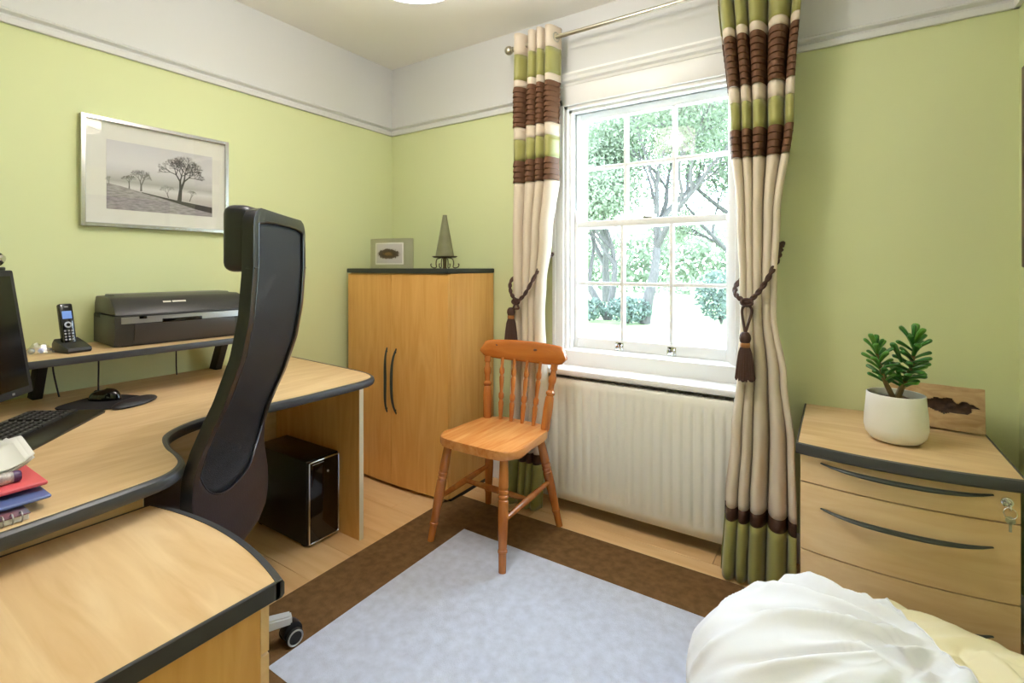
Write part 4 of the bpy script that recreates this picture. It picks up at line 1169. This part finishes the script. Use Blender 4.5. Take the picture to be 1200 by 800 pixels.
kb = thing('keyboard', (-1.925, 0.405, DZ), 'black keyboard with wide wrist rest on the desk under the monitor', 'keyboard', MA)
KX, KW = 0.105, .45          # local: front edge at +x
g = G(); Mx = Matrix(((1, 0, 0, 0), (0, 0, 1, 0), (0, 1, 0, 0), (0, 0, 0, 1)))
g.prism([(-.105, 0), (.105, 0), (.107, .006), (.10, .010), (.045, .014), (.035, .014), (-.09, .022), (-.105, .020)], -KW / 2, KW / 2, .003, 2, M=Mx); g.obj('tray', mat('keyboard_black', (24, 24, 22), 0.3), kb)
g = G(); rnd = random.Random(1)
for r in range(6):
    x = .026 - r * .0205
    zz = .0145 + (.035 - x) * .064
    yv = -KW / 2 + .015
    while yv < KW / 2 - .03:
        w = .017 if r else random.choice((.017, .024, .017, .09))
        w = min(w, KW / 2 - .012 - yv)
        if not (abs(yv - .09) < .01):
            g.box(x - .0085, x + .0085, yv, yv + w, zz - .003, zz + .006, .0015, 1)
        yv += w + .0025
tag(g.obj('keys', mat('black_keycap', (30, 30, 30), 0.45), kb), kind='stuff')
g = G(); rnd = random.Random(3)
for r in range(6):
    x = .026 - r * .0205; zz = .0145 + (.035 - x) * .064 + .0061
    for k in range(20):
        yv = -KW / 2 + .022 + k * .0205
        g.box(x - .003, x + .003, yv - .002, yv + .003, zz, zz + .0002)
tag(g.obj('key_legends', mat('grey_key_print', (150, 150, 146), 0.5), kb), kind='stuff')

pad = thing('mouse_pad', (-2.12, 0.70, DZ), 'black mouse pad with rounded wrist rest on the desk', 'mouse pad', math.atan2(.48, .88))
out = catmull([(-.15, -.085, 0), (-.165, 0, 0), (-.15, .085, 0), (-.06, .10, 0), (.02, .085, 0), (.05, .05, 0), (.05, -.05, 0), (.02, -.085, 0), (-.06, -.10, 0)], 6, True)
G().prism([(p.x, p.y) for p in out][::-1], 0.0003, .004, .001, 1).obj('pad', mat('black_neoprene', (26, 25, 28), 0.8), pad)
g = G(); g.sphere((.065, 0, .006), 1, 24, 12, (.042, .085, .016)); bmesh.ops.delete(g.bm, geom=[v for v in g.bm.verts if v.co.z < 0.0004], context='VERTS'); g.obj('wrist_rest', mat('black_gel_rest', (32, 31, 36), 0.5), pad)
ms = thing('computer_mouse', (-2.205, 0.690, DZ + .0042), 'black computer mouse on the mouse pad', 'mouse', math.atan2(.48, .88))
g = G()
def mp_(u, v):
    a = 2 * PI * u; q = v
    r = math.cos(q * PI / 2) ** 0.55 if q < 1 else 0
    x = .058 * r * math.cos(a); yy = .031 * r * math.sin(a) * (1 - .12 * math.cos(a))
    z = .036 * math.sin(q * PI / 2) ** 1.0 * (1 + .12 * math.cos(a))
    return (x, yy, z)
g.grid(32, 12, lambda u, v: mp_(u, min(v, .985)), closed_u=True)
g.bm.verts.ensure_lookup_table(); g.bm.faces.new(g.bm.verts[-32:]); g.bm.faces.new(list(reversed(g.bm.verts[:32])))
b_ = g.obj('shell', BLACKG, ms, ang=60)
g = G(); g.lathe([(0, -.003), (.008, -.003), (.009, 0), (.008, .003), (0, .003)], n=16, M=Matrix.Translation((-.035, 0, .023)) @ Matrix.Rotation(PI / 2, 4, 'X')); g.obj('scroll_wheel', BLACKM, ms)

# ------------------------------------------------------------------ stack of papers at the near left
def slab(name, x0, x1, y0, y1, z0, z1, m, label, cat):
    c = Vector(((x0 + x1) / 2, (y0 + y1) / 2, z0))
    o = G().box(x0, x1, y0, y1, z0, z1, min(.002, (z1 - z0) / 3), 1).obj(name, m, off=c); o.location = c
    return tag(o, label, cat)
nb_ = thing('spiral_notebook', (-1.41, .14, DZ), 'spiral notebook at the bottom of the paper stack on the desk', 'notebook')
L = nb_.location
G().box(-1.56, -1.285, .0, .285, DZ + .001, DZ + .012, .001, 1).obj('pages', mat('white_page', (225, 224, 220), 0.8), nb_, off=L)
G().box(-1.565, -1.283, -.002, .287, DZ + .012, DZ + .0135).obj('cover', mat('blue_red_cover', (88, 130, 150), 0.5, rgb2=(150, 60, 70), scale=18), nb_, off=L)
for k in range(22):
    yv = .008 + k * .0127
    G().tube([(-1.288 + .010 * math.cos(a), yv, DZ + .0095 + .009 * math.sin(a)) for a in [2 * PI * i / 12 for i in range(13)]], .0013, 6).obj('wire_ring', SILVER, nb_, off=L)
slab('plastic_wallet', -1.60, -1.315, .02, .325, DZ + .0195, DZ + .026, mat('blue_plastic_wallet', (112, 132, 196), 0.25, transl=.2), 'translucent blue plastic wallet in the paper stack on the desk', 'wallet')
slab('paper_folder', -1.62, -1.35, .03, .328, DZ + .036, DZ + .044, mat('red_folder', (226, 92, 104), 0.45), 'red paper folder in the paper stack on the desk', 'folder')
pn = thing('marker_pen', (-1.395, .16, DZ + .0442), 'fat white marker pen with dark writing lying on the red folder', 'pen')
L = pn.location
zc = DZ + .0442 + .011
G().tube([(-1.395, .12, zc), (-1.395, .285, zc)], .011, 18).obj('barrel', mat('printed_white_barrel', (225, 222, 226), 0.35, rgb2=(120, 110, 130), scale=60, stretch=(1, 2, 1)), pn, off=L)
G().tube([(-1.395, .285, zc), (-1.395, .293, zc), (-1.395, .297, zc)], [.0115, .0115, .009], 18).obj('cap', mat('purple_cap', (90, 60, 110), 0.35), pn, off=L)
pp = thing('paper_sheets', (-1.50, .14, DZ + .0442), 'curling white paper sheets on top of the stack at the left edge', 'paper')
L = pp.location
g = G()
for s in range(5):
    dz = s * .0022
    def f(u, v, dz=dz, s=s):
        x = -1.63 + .215 * u + .004 * math.sin(s * 2.1); yv = .035 + .283 * v + .004 * math.cos(s * 1.7)
        lift = .0245 * max(0, 1 - abs(u - .55) * 2.1) + .018 * max(0, (v - .86) / .14) ** 2
        return Vector((x, yv, DZ + .046 + .012 + lift + dz + .004 * math.sin(v * 5 + u * 2)))
    gg = G(); gg.grid(24, 24, f)
    o = gg.obj('sheet', mat('white_paper', (238, 238, 236), 0.7), pp, off=L, recalc=False)
    md = o.modifiers.new('thickness', 'SOLIDIFY'); md.thickness = .0012

# small white box at the far end of the desk
slab('adapter_box', -2.455, -2.42, 1.505, 1.54, DZ + .0005, DZ + .034, GLOSSW, 'tiny white plastic box at the far end of the desk behind the chair', 'box')

# ------------------------------------------------------------------ plant, wood block
PTZ = 0.6557
pl_ = thing('potted_plant', (0.160, 2.0, PTZ), 'green finger-leaved succulent in a white oval pot on the drawers', 'plant')
L = pl_.location
g = G(); g.lathe([(0, 0), (.05, 0), (.066, .006), (.079, .022), (.084, .045), (.083, .08), (.079, .12), (.077, .150), (.0755, .152), (.0735, .150), (.075, .12), (.076, .10), (0, .10)], n=48); pot = g.obj('pot', mat('white_glazed_pot', (236, 235, 230), 0.35), pl_)
g = G(); rnd = random.Random(8)
vs = []
def soil(u, v): 
    r = .0745 * v; a = 2 * PI * u
    return (r * math.cos(a), r * math.sin(a), .128 + .006 * noise.noise(Vector((r * math.cos(a) * 60, r * math.sin(a) * 60, 1))))
g.grid(40, 8, lambda u, v: soil(u, max(v, .02)), closed_u=True); g.obj('soil', mat('dark_soil', (78, 62, 50), 0.95, var=.4, scale=90), pl_)
STEM = mat('plant_stem', (112, 92, 54), 0.6, var=.2, scale=60)
LEAFG = mat('succulent_green', (58, 122, 46), 0.32, spec=.5, rgb2=(40, 98, 40), scale=30, transl=.08)
LEAFP = mat('succulent_bright_green', (98, 158, 62), 0.32, spec=.5, rgb2=(70, 130, 48), scale=30, transl=.08)
# in the camera's sideways direction
RT = Vector((math.cos(math.radians(33.2 + 2)), math.sin(math.radians(33.2 + 2)), 0))
RT = Vector((.80, .60, 0)).normalized(); UPV = Vector((0, 0, 1)); FR = Vector((-RT.y, RT.x, 0))
def pt(a, h, f=0.0): return RT * a + UPV * h + FR * f
stems = [([pt(0, .125), pt(-.018, .155), pt(-.040, .20), pt(-.055, .25), pt(-.066, .292)], [.009, .008, .0065, .005, .004]),
         ([pt(.004, .125), pt(.014, .155), pt(.032, .20, -.006), pt(.048, .25, -.01), pt(.052, .315, -.012)], [.010, .009, .007, .0055, .0045]),
         ([pt(.02, .165), pt(.016, .195), pt(.004, .235)], [.006, .006, .006])]
for p, r in stems: G().tube(catmull(p, 5), [lerp([(i, v) for i, v in enumerate(r)], k / 5) for k in range(len(catmull(p, 5)))], 10).obj('stem', STEM if len(r) > 3 else LEAFP, pl_)
# one finger leaf, shared
def finger():
    g = G()
    prof_ = [(0, .0035), (.15, .005), (.45, .0062), (.72, .0082), (.88, .0088), (.96, .0070), (1.0, .003)]
    g.tube([(.050 * t_, .0, .006 * math.sin(t_ * 1.9)) for t_, _ in prof_], [r for _, r in prof_], 8, flat=.62)
    return g
lm = []
for m_ in (LEAFG, LEAFP):
    o = finger().obj('leaf', m_); lm.append(o.data); bpy.data.objects.remove(o)
rnd = random.Random(17)
def leaf(base, direc, s, k):
    o = bpy.data.objects.new('leaf', lm[k])
    q = Vector(direc).normalized().to_track_quat('X', 'Z')
    o.rotation_mode = 'QUATERNION'; o.rotation_quaternion = q
    o.location = base; o.scale = (s, s, s); o.parent = pl_; COL.objects.link(o)
def dress(path, t0, n, smin, smax, up):
    c = catmull(path, 10)
    for i in range(n):
        t_ = t0 + (1 - t0) * (i / (n - 1))
        p = c[min(len(c) - 1, int(t_ * (len(c) - 1)))]
        a = i * 2.399
        side_ = RT * math.cos(a) + FR * math.sin(a) * .8
        u = up + 1.5 * max(0, t_ - .75) * 4 * .6
        leaf(p, side_ + UPV * (u + rnd.uniform(-.15, .25)), rnd.uniform(smin, smax), 1 if rnd.random() < .4 else 0)
dress(stems[0][0], .42, 26, .85, 1.15, .40)
dress(stems[1][0], .34, 38, .95, 1.38, .18)
leaf(pt(-.066, .29), (0, 0.1, 1), 1.0, 0); leaf(pt(.052, .312, -.012), (.15, 0, 1), 1.2, 0)
leaf(pt(.02, .25), RT * -.6 + UPV * .9, 1.4, 0)

bk = thing('wood_block', (0.285, 2.21, PTZ), 'rough pale wood block with a dark knot hollow leaning behind the plant pot', 'wood block', math.radians(-6))
g = G()
NX, NZ = 90, 54
Mb = Matrix.Rotation(math.radians(-10), 4, 'X')
def bfront(u, v):
    x = -.125 + .25 * u; z = .145 * v
    e = min(u, 1 - u, v, 1 - v)
    h = ((x - .025) / .075) ** 2 + ((z - .078 - .15 * (.03 - x) * .3) / .024) ** 2 + .8 * noise.noise(Vector((x * 45, z * 70, 2)))
    dep = .012 * max(0, 1 - h) ** .5 if h < 1 else 0
    return Vector((x, dep + .002 * noise.noise(Vector((x * 25, z * 25, 0))), z + .002 * noise.noise(Vector((x * 30, 3, 0)))))
fr = [[g.bm.verts.new(bfront(i / NX, j / NZ)) for i in range(NX + 1)] for j in range(NZ + 1)]
for j in range(NZ):
    for i in range(NX): g.bm.faces.new((fr[j][i], fr[j][i + 1], fr[j + 1][i + 1], fr[j + 1][i]))
loop = fr[0] + [fr[j][NX] for j in range(1, NZ + 1)] + fr[NZ][-2::-1] + [fr[j][0] for j in range(NZ - 1, 0, -1)]
bkv = [g.bm.verts.new(v.co + Vector((0, .03, 0))) for v in loop]
for i in range(len(loop)): g.bm.faces.new((loop[i], loop[(i + 1) % len(loop)], bkv[(i + 1) % len(loop)], bkv[i]))
g.bm.faces.new(list(reversed(bkv)))
bmesh.ops.transform(g.bm, matrix=Mb, verts=g.bm.verts)
zm = min(v.co.z for v in g.bm.verts); bmesh.ops.translate(g.bm, vec=(0, 0, -zm + .0005), verts=g.bm.verts)
WB = mat('weathered_wood', (196, 168, 128), 0.85, rgb2=(168, 136, 96), scale=14, stretch=(1, 1, 3), detail=8, distort=1.2, bump=.6, bdist=.004)
WH = mat('dark_burr_wood', (74, 52, 36), 0.85, rgb2=(40, 28, 22), scale=60, bump=.8, bdist=.006)
o = g.obj('block', [WB, WH], bk, recalc=True)
for p in o.data.polygons:
    if len(p.vertices) == 4 and p.index < NX * NZ:
        i, j = p.index % NX, p.index // NX
        x = -.125 + .25 * (i + .5) / NX; z = .145 * (j + .5) / NZ
        h = ((x - .025) / .075) ** 2 + ((z - .078 - .15 * (.03 - x) * .3) / .024) ** 2 + .8 * noise.noise(Vector((x * 45, z * 70, 2)))
        if h < 1: p.material_index = 1

# ------------------------------------------------------------------ bean bag
BBX, BBY = 0.10, 1.285
bb = thing('bean_bag', (BBX, BBY, 0), 'slouched white and cream bean bag on the rug in front of the drawers', 'bean bag')
CF = mat('bean_bag_cotton', (241, 241, 240), 0.8, spec=.2, bump=.15, scale=300, bdist=.0008, sheen=.1)
nt = CF.node_tree; b = nt.nodes['Principled BSDF']
# two-tone cover: white gores, cream gore on the side of the drawers
tc = nt.nodes.new('ShaderNodeTexCoord'); vd = nt.nodes.new('ShaderNodeVectorMath'); vd.operation = 'DOT_PRODUCT'; vd.inputs[1].default_value = (1.0, 0.4, 0)
nt.links.new(tc.outputs['Object'], vd.inputs[0])
gt = nt.nodes.new('ShaderNodeMath'); gt.operation = 'GREATER_THAN'; gt.inputs[1].default_value = 0.125; nt.links.new(vd.outputs['Value'], gt.inputs[0])
mc = nt.nodes.new('ShaderNodeMix'); mc.data_type = 'RGBA'; mc.inputs['A'].default_value = lin((229, 230, 234)); mc.inputs['B'].default_value = lin((230, 220, 184))
nt.links.new(gt.outputs[0], mc.inputs['Factor']); nt.links.new(mc.outputs['Result'], b.inputs['Base Color'])
GP = Vector((.12, .17))
rnd = random.Random(23)
creases = []
for k in range(16):
    a0 = math.radians(140 + k * 13.5 + rnd.uniform(-5, 5))
    creases.append((a0, rnd.uniform(-.9, .9), rnd.uniform(.012, .022), rnd.uniform(.011, .023), rnd.uniform(.02, .12), rnd.uniform(.28, .62)))
def crease(x, y):
    d = 0.0
    q = Vector((x, y)) - GP
    r = q.length
    for a0, cv, w, dep, r0, r1 in creases:
        a = a0 + cv * (r - .1)
        ux, uy = math.cos(a), math.sin(a)
        al = q.x * ux + q.y * uy
        if al <= 0: continue
        pe = -q.x * uy + q.y * ux
        f = max(0, min(1, (r - r0) / .06)) * max(0, min(1, (r1 - r) / .12))
        ww = w * (.5 + 1.6 * r)
        d += f * dep * (-math.exp(-(pe / ww) ** 2) + .9 * math.exp(-((pe - 1.9 * ww) / (1.2 * ww)) ** 2))
    return d
NA, NV = 320, 150
def bag(u, v):
    a = 2 * PI * u
    q = -PI / 2 + PI * v
    R = .395 * (1 + .05 * math.cos(2 * a + .4) + .025 * math.sin(3 * a + 1))
    cr = max(0, math.cos(q)) ** .60
    H = .201
    sq = math.sin(q)
    z = H + H * math.copysign(abs(sq) ** .70, sq)
    dx, dy = math.cos(a), math.sin(a)
    x, y = R * cr * dx, R * cr * dy
    if z > .06:
        k = min(1, (z - .06) / .16)
        p = Vector((x, y, z))
        disp = k * (crease(x, y) + .020 * noise.noise(p * 4.5) + .010 * (1 - 2 * abs(noise.noise(Vector((x * 9 - y * 14, x * 5 + y * 3, z * 8))))))
        nn = Vector((dx * cr, dy * cr, .2 + max(0, sq))).normalized()
        x += nn.x * disp; y += nn.y * disp; z += nn.z * disp
        # slumps a little lower on the left
        z *= 1 - .06 * max(0, -x + .1) / .4
    return Vector((x, y, max(z, .0046)))
g = G(); vs = [[g.bm.verts.new(bag(i / NA, .02 + .975 * j / NV)) for i in range(NA)] for j in range(NV + 1)]
for j in range(NV):
    for i in range(NA): g.bm.faces.new((vs[j][i], vs[j][(i + 1) % NA], vs[j + 1][(i + 1) % NA], vs[j + 1][i]))
g.bm.faces.new(list(reversed(vs[0]))); g.bm.faces.new(vs[NV])
g.obj('cover', CF, bb, ang=180)
# raised seam where the two cottons meet
seam = []
for k in range(120):
    x = .36 - .72 * k / 119 * .92
    yv = (.125 - x) / .4
    if abs(yv) > .6: continue
    best = None
    r = math.hypot(x, yv); a = math.atan2(yv, x)
    for j in range(400):
        p = bag((a / (2 * PI)) % 1, .35 + .645 * j / 399)
        e = (p.x - x) ** 2 + (p.y - yv) ** 2
        if best is None or e < best[0]: best = (e, p)
    if best[0] < 4e-4 and best[1].z > .05: seam.append(best[1] + Vector((0, 0, .001)))
if len(seam) > 4: G().tube(seam, .0022, 8).obj('seam', CF, bb)
